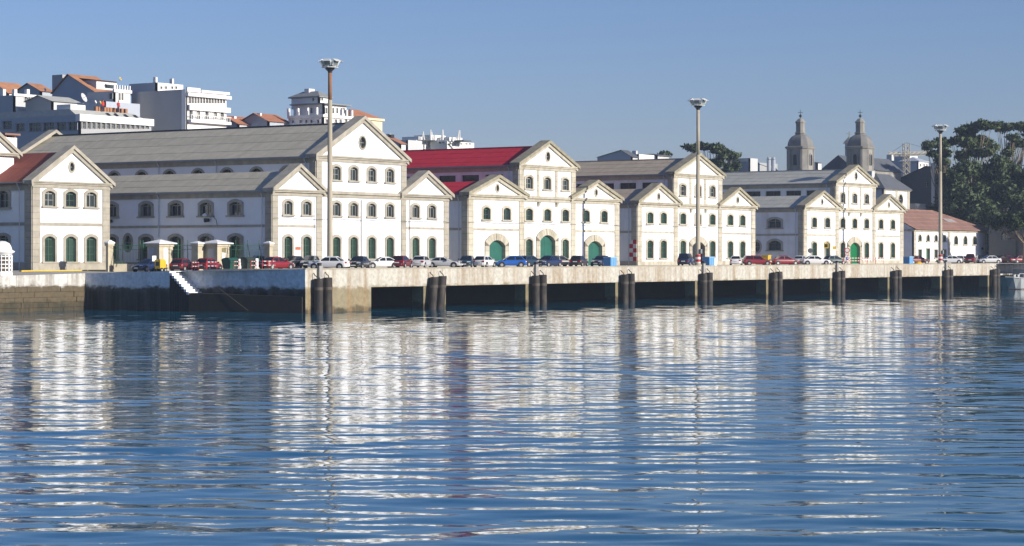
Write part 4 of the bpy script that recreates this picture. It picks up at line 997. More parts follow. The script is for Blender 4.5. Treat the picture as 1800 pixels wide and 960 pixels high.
b = Block('grey_house', 'slate-roofed house with pale end wall behind the brownish roof', 1111, 470, 1121, 1050, 275, TW_PALE, TW_BLUE, 'house'); b.build(False); b.gable_x(263, SLATE, .3)
b = Block('low_house', 'low pale house just right of the slate-roofed house', 1122, 480, 1150, 1116, 271, TW_WHITE, TW_BLUE, 'house'); b.build(); b.box('chimney', TW_PALE, b.X(1125), b.X(1128), b.y+1, b.y+2, b.z, b.z+.8)
b = Block('low_house', 'low dark-roofed house left of the umbrella pine', 1155, 490, 1176, 1149, 272.5, TW_PALE, TW_BLUE, 'house'); b.build(False); b.hip(269, SLATE)
b = Block('apartment_block', 'blue-grey block with bright window behind the cool grey roof', 1318, 520, 1332, 1288, 278, TW_PALE, TW_BLUE); b.build(); 
b.box('gable_annex', TW_GREY, b.x1, b.x1+12, b.y+1, b.y+6, b.zb, b.Z(284)); b.box('bright_wall', TW_WHITE, b.x-.06, b.x-.01, b.y+.6, b.y+3.2, b.Z(284), b.Z(279))
part(MB().add([(b.x1, b.y+.8, b.Z(284)), (b.x1+14, b.y+.8, b.Z(298)), (b.x1+14, b.y+8, b.Z(298)), (b.x1, b.y+8, b.Z(280))], [(0,1,2,3)]), 'roof', SLATE, b.t)
for px in (1351.5, 1359.5):
    p = pt(px, 524); tag(part(MB().lathe([(.55, 0), (.5, Zat(281, 524)-8), (.62, Zat(280, 524)-8)], 10, (p.x, p.y, 8)).lathe([(.45, 0.05), (.45, .4)], 8, (p.x, p.y, Zat(280, 524)+.02)), 'chimney_stack', TW_BLUE), 'left of two slim chimney stacks by the church tower' if px < 1355 else 'right of two slim chimney stacks by the church tower', 'chimney', 'slim chimney stacks')

# ------------------------------------------------------------------ church
CH = mat('church_granite', (0.27, 0.262, 0.24), 0.9, 0.2, 0.6, 0.3, (0.17, 0.15, 0.12), streak_scale=(.6, .6, .15))
CHD = mat('church_dome', (0.19, 0.188, 0.18), 0.9, 0.2, 0.6)
ch = thing('church', 'granite church with two octagonal domed bell towers behind the farthest warehouse', 'church', (*pt(1460, 490).xy, 2))
def chamfer_ring(p, a, c, z):
    q = a-c
    return [(p.x+x, p.y+y, z) for x, y in ((a,-q),(a,q),(q,a),(-q,a),(-a,q),(-a,-q),(-q,-a),(q,-a))]
def tower(px, d, flip):
    # square shaft with cut corners, set square to the street grid; ribbed dome, lantern and cross
    p = pt(px, d); ps = d/FPX; z = lambda py: Zat(py, d)
    a = 25.0*ps*2/(2*(ca+sa))*1.10
    sh = [(a*1.12, 2.0), (a*1.12, z(300)), (a, z(299)), (a, z(263)), (a*1.08, z(262)), (a*1.15, z(258.5)), (a*1.02, z(257.5))]
    T = part(MB().loft([chamfer_ring(p, s_, s_*.32, zz) for s_, zz in sh]), 'bell_tower', CH, ch)
    dome = [(a*1.0*math.cos(t_)**.8, z(257.4) + (z(236)-z(257.4))*math.sin(t_)) for t_ in np.linspace(0, 1.22, 8)] + [(a*.36, z(235.3))]
    part(MB().loft([chamfer_ring(p, s_, s_*.45, zz) for s_, zz in dome]), 'dome', CHD, T)
    rl = 7.0*ps
    ln = [(rl*1.25, z(235.2)), (rl*1.25, z(233)), (rl, z(232.5)), (rl, z(217)), (rl*1.15, z(216)), (rl*1.15, z(214)), (rl*.95, z(213)), (rl*.6, z(209.5)), (rl*.2, z(208))]
    part(MB().loft([chamfer_ring(p, s_, s_*.5, zz) for s_, zz in ln]), 'lantern', CH, T)
    part(MB().tube((p.x, p.y, z(208)), (p.x, p.y, z(193)), .09, .05, 5).lathe([(.05, -.4), (.38, 0), (.05, .4)], 8, (p.x, p.y, z(204))).tube((p.x-.5, p.y+.3, z(198)), (p.x+.5, p.y-.3, z(198)), .06, .06, 5), 'cross', DARK, T)
    w_, h_ = a*.36, z(271)-z(290)
    for rz_ in (0, -math.pi/2, math.pi/2, math.pi):
        fc = Face((p.x, p.y, 0), rz_); base = fc.at(0, z(291), a+.01)
        o = put(shared(('bel', round(w_,2)), lambda: MB().ring_uv(arch(w_, h_, w_/2, 8, grow=.25), arch(w_, h_, w_/2, 8), -.05, .16).mesh('belfry_opening')), 'belfry_opening', CH, T, base, rz_)
        q = bpy.data.objects.new('louvre', shared(('bel2', round(w_,2)), lambda: MB().prism_uv(arch(w_, h_, w_/2, 8), -.04, .03).mesh('louvre'))); q.parent = o; col.objects.link(q)
        if not q.data.materials: q.data.materials.append(DARK)
        for sg in (-1, 1):
            f0 = fc.at(sg*a*.52, 0, a); part(MB().box(f0.x-.16, f0.x+.16, f0.y-.16, f0.y+.16, z(298.5), z(263.5)), 'pilaster', CH, T)
tower(1407, 480, 0); tower(1512, 492, 1)
c1 = pt(1503, 505); zr_ = lambda y: Zat(y, 505)
part(MB().box(c1.x, c1.x+26, c1.y+.4, c1.y+8, 2, zr_(296)), 'nave_wall', CH, ch)
part(MB().add([(c1.x-.5, c1.y, zr_(297)), (c1.x+27, c1.y, zr_(297)), (c1.x+27, c1.y+4, zr_(272)), (c1.x-.5, c1.y+4, zr_(272)), (c1.x+27, c1.y+8.4, zr_(297)), (c1.x-.5, c1.y+8.4, zr_(297))], [(0,1,2,3),(3,2,4,5),(0,3,5),(1,4,2)]), 'nave_roof', SLATE, ch)
c2 = pt(1499, 520); zz_ = lambda y: Zat(y, 520)
part(MB().box(c2.x, c2.x+5, c2.y, c2.y+2, 2, zz_(252)), 'front_wall', TW_PALE, ch)
part(MB().add([(c2.x-.4,c2.y-.4,zz_(252)),(c2.x+2.5,c2.y-.4,zz_(240)),(c2.x+5.4,c2.y-.4,zz_(252)),(c2.x-.4,c2.y+2.4,zz_(252)),(c2.x+2.5,c2.y+2.4,zz_(240)),(c2.x+5.4,c2.y+2.4,zz_(252))],[(0,1,4,3),(1,2,5,4),(0,2,1),(3,4,5),(0,3,5,2)]), 'front_gable', CHD, ch)
part(MB().tube((c2.x+.6, c2.y+1.2, zz_(247)), (c2.x+.6, c2.y+1.2, zz_(231)), .12, .1, 5).tube((c2.x-.1, c2.y+1.6, zz_(234.5)), (c2.x+1.3, c2.y+.8, zz_(234.5)), .1, .1, 5), 'cross', CH, ch)
b = Block('small_building', 'small white building left of the second church tower base', 1437, 500, 1444, 1432, 286, TW_WHITE, TW_BLUE, 'house'); b.build(False); b.gable_x(282, SLATE)
# white apse-like building with slate hip roof right behind the farthest warehouse
b = Block('corner_building', 'white building with slate hipped roof and round window beside the farthest warehouse', 1553, 440, 1598, 1538, 331, WHITE2, TW_PALE)
b.hf.append(oculus(b.F, b.t, b.X(1583), Zat(351, 446), 1.0, 1.0, STONE2, .3))
b.build(False); b.hip(304, SLATE, .5); b.box('cornice', STONE2, b.x-.3, b.x1+.4, b.y-.3, b.y, b.Z(334), b.Z(331.2))
for px in (1553, 1574, 1595): b.box('pilaster', STONE2, b.X(px), b.X(px)+.9, b.y-.12, b.y, 0, b.Z(334))
b.box('chimney', TW_PALE, b.X(1557), b.X(1562), b.y+3, b.y+4, b.z, b.Z(300))
# large dark gabled shed in shade
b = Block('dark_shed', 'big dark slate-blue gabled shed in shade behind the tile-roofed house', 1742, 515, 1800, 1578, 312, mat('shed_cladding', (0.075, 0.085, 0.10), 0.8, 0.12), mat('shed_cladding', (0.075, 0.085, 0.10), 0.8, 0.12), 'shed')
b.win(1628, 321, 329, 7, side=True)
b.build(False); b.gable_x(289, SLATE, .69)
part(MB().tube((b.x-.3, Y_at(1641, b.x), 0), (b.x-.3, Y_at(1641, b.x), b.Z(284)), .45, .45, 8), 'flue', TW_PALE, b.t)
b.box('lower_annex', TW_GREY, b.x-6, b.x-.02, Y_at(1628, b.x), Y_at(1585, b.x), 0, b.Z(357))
b = Block('distant_block', 'white distant apartment block with blue-shaded side behind the tower crane', 1597, 660, 1613, 1563, 273, TW_WHITE, TW_BLUE)
for k in range(3):
    for px in (1601, 1606, 1610): b.win(px, 278+8*k, 282+8*k, 2)
b.build()
b = Block('distant_block', 'white distant house right of the tower crane with low roof', 1614, 655, 1632, 1611, 283, TW_WHITE, TW_BLUE)
for px in (1618, 1624, 1629): b.win(px, 288, 293, 2)
b.build(False); b.hip(275, TW_BLUE)
b = Block('distant_house', 'small red-roofed distant house at the foot of the tower crane', 1570, 600, 1592, 1562, 313, TW_WHITE, TW_BLUE, 'house'); b.build(False); b.gable_x(306, TILE)
# tower crane
def crane():
    d = 640; p = pt(1593, d); t = thing('tower_crane', 'pale lattice tower crane beside the church', 'crane', (p.x, p.y, hill_z(p.x, p.y)))
    M_ = mat('crane_paint', (0.50, 0.44, 0.33), 0.6)
    def lattice(a, c, w, name, n):
        mb = MB(); a = Vector(a); c = Vector(c); ax = (c-a).normalized(); u = ax.orthogonal().normalized()*w; v = ax.cross(u)
        cor = [u+v, u-v, -u-v, -u+v]
        for k in cor: mb.tube(a+k, c+k, .12, .12, 4)
        for i in range(n):
            q0, q1 = a+(c-a)*(i/n), a+(c-a)*((i+1)/n)
            for j in range(4): mb.tube(q0+cor[j], q1+cor[(j+1)%4], .07, .07, 4)
        part(mb, name, M_, t)
    z = lambda y: Zat(y, d)
    lattice((p.x, p.y, hill_z(p.x,p.y)-1), (p.x, p.y, z(252)), .75, 'mast', 20)
    dirv = Vector((ca*.0+sa, -ca, 0))
    q = Vector((p.x, p.y, z(271)))
    lattice(q, q - dirv*5.2, .4, 'counter_jib', 4); lattice(q, q + dirv*13 + Vector((0,0,.5)), .4, 'jib', 9)
    cw = q - dirv*4.6; part(MB().box(cw.x-.8, cw.x+.8, cw.y-.8, cw.y+.8, cw.z-1.9, cw.z-.2), 'counterweight', TW_PALE, t)
    part(MB().path([q - dirv*5, Vector((p.x, p.y, z(251))), q + dirv*12], .05, 4), 'stay_cable', DARK, t)
crane()
# building in shade at the right edge
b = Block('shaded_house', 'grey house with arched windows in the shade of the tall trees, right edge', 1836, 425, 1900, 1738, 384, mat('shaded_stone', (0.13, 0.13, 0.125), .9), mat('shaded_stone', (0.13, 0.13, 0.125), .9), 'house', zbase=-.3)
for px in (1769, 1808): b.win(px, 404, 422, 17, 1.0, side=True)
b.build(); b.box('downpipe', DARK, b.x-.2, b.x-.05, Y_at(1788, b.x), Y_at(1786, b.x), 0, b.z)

# ------------------------------------------------------------------ trees
BARK = mat('pale_bark', (0.20, 0.16, 0.115), 0.9, 0.2, 1.5)
def leafmat(name, c):
    m = mat(name, c, 0.65, 0.45, 0.35, spec=0.25)
    n = m.node_tree.nodes; l = m.node_tree.links; b = n['Principled BSDF']
    tr = n.new('ShaderNodeBsdfTranslucent'); mx = n.new('ShaderNodeMixShader'); mx.inputs[0].default_value = 0.3
    src = b.inputs['Base Color'].links[0].from_socket; l.new(src, tr.inputs['Color'])
    l.new(b.outputs[0], mx.inputs[1]); l.new(tr.outputs[0], mx.inputs[2]); l.new(mx.outputs[0], n['Material Output'].inputs['Surface'])
    return m
LEAF_E = leafmat('eucalyptus_leaf', (0.115, 0.155, 0.07)); LEAF_D = leafmat('dark_leaf', (0.092, 0.130, 0.062)); LEAF_P = leafmat('pine_needles', (0.092, 0.130, 0.062))
def tree(name, label, px, d, blobs, leaf, lm, n_leaf, zb=None, group=None, seed=1, clump=0.68, flat=0.5, branch=True, lean=0):
    """blobs: (column, row, half width, half height, depth offset) of the crown's masses, in photograph pixels"""
    r = np.random.default_rng(seed)
    p = pt(px, d); zb = hill_z(p.x, p.y) if zb is None else zb
    t = thing(name, label, 'tree', (p.x, p.y, zb), group)
    ps = d/FPX; verts = []; faces = []
    fw_ = Vector((ca, sa, 0)); rt = Vector((sa, -ca, 0))
    tb = MB(); tr = max(0.35, 0.028*(Zat(min(bl[1] for bl in blobs), d)-zb)*0.6)
    tot = sum(bl[2]*bl[3] for bl in blobs)
    cents = []
    big = [bl for bl in blobs]; blobs = []
    for bl in big:
        for _k in range(4):
            a_ = r.uniform(0, 6.283); q_ = r.uniform(.25, .75)
            blobs.append((bl[0]+bl[2]*q_*math.cos(a_), bl[1]+bl[3]*q_*math.sin(a_), bl[2]*r.uniform(.42, .68), bl[3]*r.uniform(.42, .72), bl[4]+bl[2]*d/FPX*r.uniform(-.7, .7)))
    tot = sum(bl[2]*bl[3] for bl in blobs)
    for bl in blobs:
        c = pt(bl[0], d) + fw_*bl[4] + Vector((0, 0, Zat(bl[1], d))); cents.append((c, bl))
    low = min(c.z for c, _ in cents)
    fork = Vector((p.x, p.y, zb + (low-zb)*0.55))
    tb.tube((p.x, p.y, zb-.5), fork, tr, tr*.72, 9)
    P_ = []; NC = []
    for c, bl in cents:
        rx, rz = bl[2]*ps, bl[3]*ps; ry = rx*0.9
        mid = fork.lerp(c, .55) + Vector((r.normal(0,.5), r.normal(0,.5), -abs(r.normal(0,.6))))
        if branch: tb.tube(fork, mid, tr*.38, tr*.22, 6).tube(mid, c, tr*.22, tr*.08, 5)
        k = max(5, int(n_leaf*bl[2]*bl[3]/tot/46))
        for _ in range(k):
            v = r.normal(0, 1, 3); v /= np.linalg.norm(v); q = r.random()**(1/2.2)
            cc = np.array(c) + (np.array(rt)*v[0]*rx + np.array(fw_)*v[1]*ry + np.array((0,0,1))*v[2]*rz)*q
            if branch and r.random() < .25: tb.tube(c, Vector(cc), tr*.08, .03, 4)
            s = clump*r.uniform(.6, 1.3)
            nl = int(46*r.uniform(.6, 1.4))
            pos = cc + r.normal(0, 1, (nl, 3))*np.array((s, s, s*flat))*.62
            P_.append(pos)
            nn = (pos - cc)/s*.8 + (cc - np.array(c))/np.array((rx, ry, rz))*.7 + np.array((0, 0, .25)); NC.append(nn)
    P_ = np.concatenate(P_); N = len(P_); NC = np.concatenate(NC); NC /= np.maximum(np.linalg.norm(NC, axis=1)[:, None], 1e-3)
    a = r.normal(0, 1, (N, 3)); a /= np.linalg.norm(a, axis=1)[:, None]
    b_ = r.normal(0, 1, (N, 3)); b_ -= a*(a*b_).sum(1)[:, None]; b_ /= np.linalg.norm(b_, axis=1)[:, None]
    sz = (leaf*r.uniform(.55, 1.3, N))[:, None]
    quad = np.stack([P_-a*sz*.75, P_-b_*sz*.4, P_+a*sz*.75, P_+b_*sz*.4], 1).reshape(-1, 3) - np.array((p.x, p.y, zb))
    me = bpy.data.meshes.new('crown'); me.vertices.add(N*4); me.vertices.foreach_set('co', quad.astype(np.float32).ravel())
    me.loops.add(N*4); me.loops.foreach_set('vertex_index', np.arange(N*4, dtype=np.int32))
    me.polygons.add(N); me.polygons.foreach_set('loop_start', np.arange(0, N*4, 4, dtype=np.int32)); me.update(calc_edges=True)
    nv_ = NC + r.normal(0, .3, (N, 3)); nv_ /= np.linalg.norm(nv_, axis=1)[:, None]
    me.normals_split_custom_set_from_vertices(np.repeat(nv_, 4, 0).tolist())
    put(me, 'crown', lm, t, (p.x, p.y, zb)); part(tb, 'trunk', BARK, t, True)
    return t
G_ = 'tall trees at the right edge'
tree('eucalyptus_tree', 'tall open-crowned eucalyptus just right of the farthest lamp mast', 1708, 500, [(1695,234,22,11,0),(1716,222,18,8,2),(1736,221,20,8,-1),(1678,246,14,8,1),(1702,256,24,14,0),(1728,248,18,12,2),(1722,272,18,10,-2),(1690,272,10,6,1),(1740,262,12,10,0)], .55, LEAF_E, 15000, 1, G_, 21)
tree('eucalyptus_tree', 'eucalyptus with flat sparse top at the far right edge', 1768, 510, [(1757,222,20,8,0),(1779,222,22,8,1),(1798,226,18,9,0),(1815,235,18,16,0),(1776,240,10,7,-2),(1790,252,12,7,1),(1772,268,9,7,0),(1803,250,10,6,2),(1812,290,18,16,0)], .55, LEAF_E, 10500, 1, G_, 22)
tree('pine_tree', 'small dark pine crown crossing the farthest lamp mast', 1664, 490, [(1634,256,12,7,0),(1650,252,14,8,1),(1660,266,13,9,-1),(1640,271,10,5,0),(1656,284,12,9,0),(1664,304,13,14,1)], .5, LEAF_P, 6500, 1, G_, 23)
tree('broadleaf_tree', 'dense dark tree behind the tile-roofed house, left of the tall eucalyptus', 1690, 480, [(1682,322,24,18,0),(1705,302,24,16,3),(1662,352,22,18,-2),(1690,352,28,22,0),(1712,336,22,20,2),(1675,384,32,18,0),(1712,378,26,24,-3),(1648,372,14,13,0),(1735,352,14,20,4)], .6, LEAF_D, 26000, 0, G_, 24, 1.1, .7)
tree('broadleaf_tree', 'dense dark tree filling the right edge above the shaded house', 1770, 484, [(1752,300,22,16,0),(1776,296,24,18,2),(1796,318,24,22,0),(1760,330,28,22,-2),(1790,356,26,24,0),(1748,362,22,22,2),(1770,386,30,20,0),(1806,390,20,22,0),(1740,392,14,22,3),(1738,322,14,14,3)], .6, LEAF_D, 30000, 0, G_, 25, 1.1, .7)
tree('broadleaf_tree', 'shadowy leafy tree beside the end of the tile-roofed house', 1752, 452, [(1748,418,7,16,0),(1756,400,9,14,1),(1745,440,6,9,0)], .45, LEAF_D, 2600, 0, G_, 26, .8, .8)
tree('broadleaf_tree', 'low spreading tree hanging over the shaded house at the right edge', 1800, 412, [(1772,386,16,9,0),(1795,382,18,12,0),(1752,392,10,9,2),(1815,390,16,14,0),(1786,398,12,6,-1)], .42, LEAF_D, 5200, 0, G_, 29, .8, .7)
tree('shrub', 'round shrub growing in front of the shaded house', 1766, 448, [(1768,438,10,9,0),(1758,444,8,7,0)], .4, LEAF_D, 1600, 0, None, 27, .6, .8)
tree('shrub', 'smaller shrub at the far right edge in front of the shaded house', 1797, 448, [(1798,436,7,11,0)], .4, LEAF_D, 900, 0, None, 28, .6, .8)
tree('umbrella_pine', 'umbrella pine with gaps in its crown behind the brownish roof', 1262, 520, [(1216,261,11,6,0),(1232,258,11,6,1),(1248,256,10,5,0),(1262,264,13,7,-1),(1280,269,10,5,1),(1270,276,12,4,0),(1262,290,11,9,0),(1288,274,5,4,0),(1250,284,6,5,1)], .5, LEAF_P, 7500, None, None, 31, .8, .45)
tree('shrub', 'dark treetop between the umbrella pine and the slate-roofed house', 1170, 500, [(1168,271,6,4,0)], .45, LEAF_P, 700, None, None, 32, .7)
tree('shrub', 'dark bush at the right foot of the umbrella pine', 1282, 515, [(1280,296,8,7,0),(1294,294,6,7,0)], .45, LEAF_D, 1100, None, None, 33, .7)

# ------------------------------------------------------------------ ground height
from mathutils.bvhtree import BVHTree
_r = bpy.data.objects['road'].data
_bvh = BVHTree.FromPolygons([v.co[:] for v in _r.vertices], [p.vertices[:] for p in _r.polygons])
def ground(x, y):
    if x >= 195: return -0.004
    h = _bvh.ray_cast(Vector((x, y, 5)), Vector((0, 0, -1)))
    return h[0].z if h[0] is not None else 0.0

# ------------------------------------------------------------------ piles and mooring posts
PILE = mat('tarred_pile', (0.030, 0.026, 0.022), 0.75, 0.4, 1.2, 0.5, (0.13, 0.11, 0.085), streak_scale=(1.2, 1.2, .5), bump=.02, bscale=6)
CHAIN = mat('rusty_chain', (0.05, 0.03, 0.02), 0.8)
ORD = ['first', 'second', 'third', 'fourth', 'fifth', 'sixth', 'seventh', 'eighth', 'ninth', 'tenth']
for i, xp in enumerate(PILES):
    for j in range(2):
        x = xp - 0.75 + j*1.55; lean = 0.55 if i == 1 else 0.0
        top = -0.95 + (0.1 if j else 0); y = YQ - 0.62
        t = thing('fender_pile', '%s dark round pile of the %s pair along the quay, counted from the left' % ('left' if j == 0 else 'right', ORD[i]), 'pile', (x, y, WZ), 'dark pile pairs along the quay')
        prof = [(.47, -8.0), (.48, -4.0), (.46, -2.6), (.475, -1.9), (.46, top-.02), (.42, top)]
        mb = MB(); rr = []
        for r_, z in prof: rr.append([(x - lean*(z-top)/4*-1 + r_*math.cos(k*math.pi/9), y + r_*math.sin(k*math.pi/9), z) for k in range(18)])
        mb.loft(rr); part(mb, 'shaft', PILE, t, False)
        part(MB().loft([[(x + lean*(zb_-top)/4 + .49*math.cos(k*math.pi/9), y + .49*math.sin(k*math.pi/9), zb_) for k in range(18)] for zb_ in (-2.15, -1.85)], caps=False), 'band', mat('pale_scuff', (0.10, 0.085, 0.07), 0.8, 0.4, 3), t)
        cx = x + (-.2 if j == 0 else .15)
        part(MB().path([(cx, y, top-.05), (cx+.06, y+.12, top+.2), (cx-.03, y+.3, top+.34), (cx+.03, y+.5, top+.55)], .05, 6), 'chain', CHAIN, t)
for i in (0, 2, 4, 6, 8):
    xp = PILES[i]
    t = thing('mooring_post', 'grey concrete mooring post above the %s pile pair' % ORD[i], 'mooring post', (xp, YQ-.2, -.7), 'mooring posts on the quay edge')
    part(MB().box(xp-.26, xp+.30, YQ-.34, YQ-.065, -.85, .38), 'post', mat('grey_concrete', (0.33, 0.32, 0.30), 0.9, .2, 2), t)
    part(MB().box(xp-.30, xp+.06, YQ-.38, YQ-.05, .385, .68), 'cap', DARK, t)

# ------------------------------------------------------------------ lamp masts
POLE = mat('beige_pole', (0.40, 0.355, 0.265), 0.6, 0.1, .6); RUST = mat('rusty_pole', (0.30, 0.15, 0.075), 0.8, .3, .8, .4, (.14, .07, .04))
LAMPW = mat('lamp_housing', (0.62, 0.64, 0.62), 0.4, .05); LAMPG = glass('lamp_glass', (0.16, 0.20, 0.19), .1, 0)
def mast(label, px, y, top, rust, hazard):
    x = X_at(px, y); t = thing('lamp_mast', label, 'lamp mast', (x, y, 0), 'tall floodlight masts on the quay')
    r0, r1 = .34, .22; zm = top*(.80 if rust else .66); sm = .80 if rust else .66
    part(MB().lathe([(.6, 0), (.6, .12), (r0*1.3, .16), (r0, .5), (r0+(r1-r0)*sm, zm)], 14, (x, y, 0)), 'pole', POLE, t, True)
    part(MB().lathe([(r0+(r1-r0)*sm-.02, zm-.1), (r1, top-1.6)], 14, (x, y, 0)), 'upper_pole', RUST if rust else POLE, t, True)
    part(MB().lathe([(r1, top-1.7), (.28, top-1.5), (.55, top-1.25), (.5, top-1.12), (.3, top-1.05)], 12, (x, y, 0)), 'head_frame', DARK, t)
    part(MB().lathe([(.95, top-1.11), (.95, top-1.03), (.8, top-1.02), (.8, top-1.09)], 16, (x, y, 0)), 'ring', LAMPW, t)
    for k in range(6):
        a = 2*math.pi*k/6 + .35; c, s_ = math.cos(a), math.sin(a)
        def q(u, v, w): # u tangential, v outwards, w up; tilted downwards
            vo = v*math.cos(.5) + w*math.sin(.5); wo = -v*math.sin(.5) + w*math.cos(.5)
            return (x + c*(.82+vo) - s_*u*.85, y + s_*(.82+vo) + c*u*.85, top-.5+wo)
        bx = [q(u, v, w) for w in (-.34, .34) for (u, v) in ((-.40, -.12), (.40, -.12), (.46, .22), (-.46, .22))]
        fl = part(MB().add(bx, [(0,3,2,1),(4,5,6,7),(0,1,5,4),(1,2,6,5),(2,3,7,6),(3,0,4,7)]), 'floodlight', LAMPW, t)
        gl = [q(u, .235, w) for (u, w) in ((-.38, -.26), (.38, -.26), (.38, .26), (-.38, .26))]
        part(MB().add(gl, [(0,1,2,3)]), 'lens', LAMPG, fl)
        vz = [q(u, v, w) for (u, v, w) in ((-.47, .2, .35), (.47, .2, .35), (.47, .5, .37), (-.47, .5, .37))]
        part(MB().add(vz + [(p_[0], p_[1], p_[2]-.04) for p_ in vz], [(0,1,2,3),(7,6,5,4),(0,4,5,1),(1,5,6,2),(2,6,7,3),(3,7,4,0)]), 'visor', LAMPW, fl)
        part(MB().path([q(0, -.1, -.2), (x + c*.85, y + s_*.85, top-1.05)], .06, 5), 'bracket', GUTTER, fl)
    if hazard:
        for i in range(4):
            part(MB().lathe([(r0*1.06, .25+.33*i), (r0*1.05, .57+.33*i)], 14, (x, y, 0)), 'hazard_band', RP if i % 2 else WP, t)
        part(MB().box(x-.22, x+.22, y-.55, y-.36, 1.7, 2.3), 'switch_box', GUTTER, t)
mast('nearest tall floodlight mast with rust-brown upper pole', 580, 157.5, 23.7, True, False)
mast('middle beige floodlight mast in front of the brownish-roofed warehouse', 1227, 148.6, 22.9, False, True)
mast('farthest floodlight mast in front of the tile-roofed house', 1653, 149.0, 23.4, False, True)

# ------------------------------------------------------------------ cars
TYRE = mat('tyre', (0.012, 0.012, 0.012), .8, 0); RIM = mat('wheel_rim', (.42, .42, .42), .35, 0, metal=.3)
CGLASS = glass('car_glass', (0.012, 0.017, 0.020), .04, 0.1); BUMP = mat('bumper_plastic', (0.035, 0.036, 0.04), .6, .05)
HEAD = mat('headlight_glass', (.55, .57, .58), .12, 0); TAIL = mat('tail_light', (.35, .012, .01), .25, 0); PLATE = mat('number_plate', (.72, .72, .68), .5, 0)
def paint(name, c): return mat('paint_'+name, c, .35, 0.03, 2, coat=.7, spec=.5)
TYPES = {
 # L, half width, belt, roof, cabin base rear/front, roof rear/front, hood z, tail z
 'hatch':  dict(L=3.85, W=.81, z0=.90, z1=1.42, cb=-1.80, cf=.98, tb=-1.30, tf=.18, hood=.86, tail=.90),
 'sedan':  dict(L=4.40, W=.84, z0=.92, z1=1.42, cb=-1.62, cf=1.05, tb=-.98, tf=.22, hood=.86, tail=.96),
 'estate': dict(L=4.20, W=.82, z0=.90, z1=1.45, cb=-2.02, cf=1.02, tb=-1.78, tf=.28, hood=.86, tail=.90),
 'coupe':  dict(L=4.10, W=.82, z0=.84, z1=1.30, cb=-1.75, cf=.90, tb=-.85, tf=.05, hood=.78, tail=.88),
 'van':    dict(L=4.05, W=.84, z0=1.0, z1=1.72, cb=-1.98, cf=1.25, tb=-1.85, tf=.55, hood=.98, tail=1.0),
}
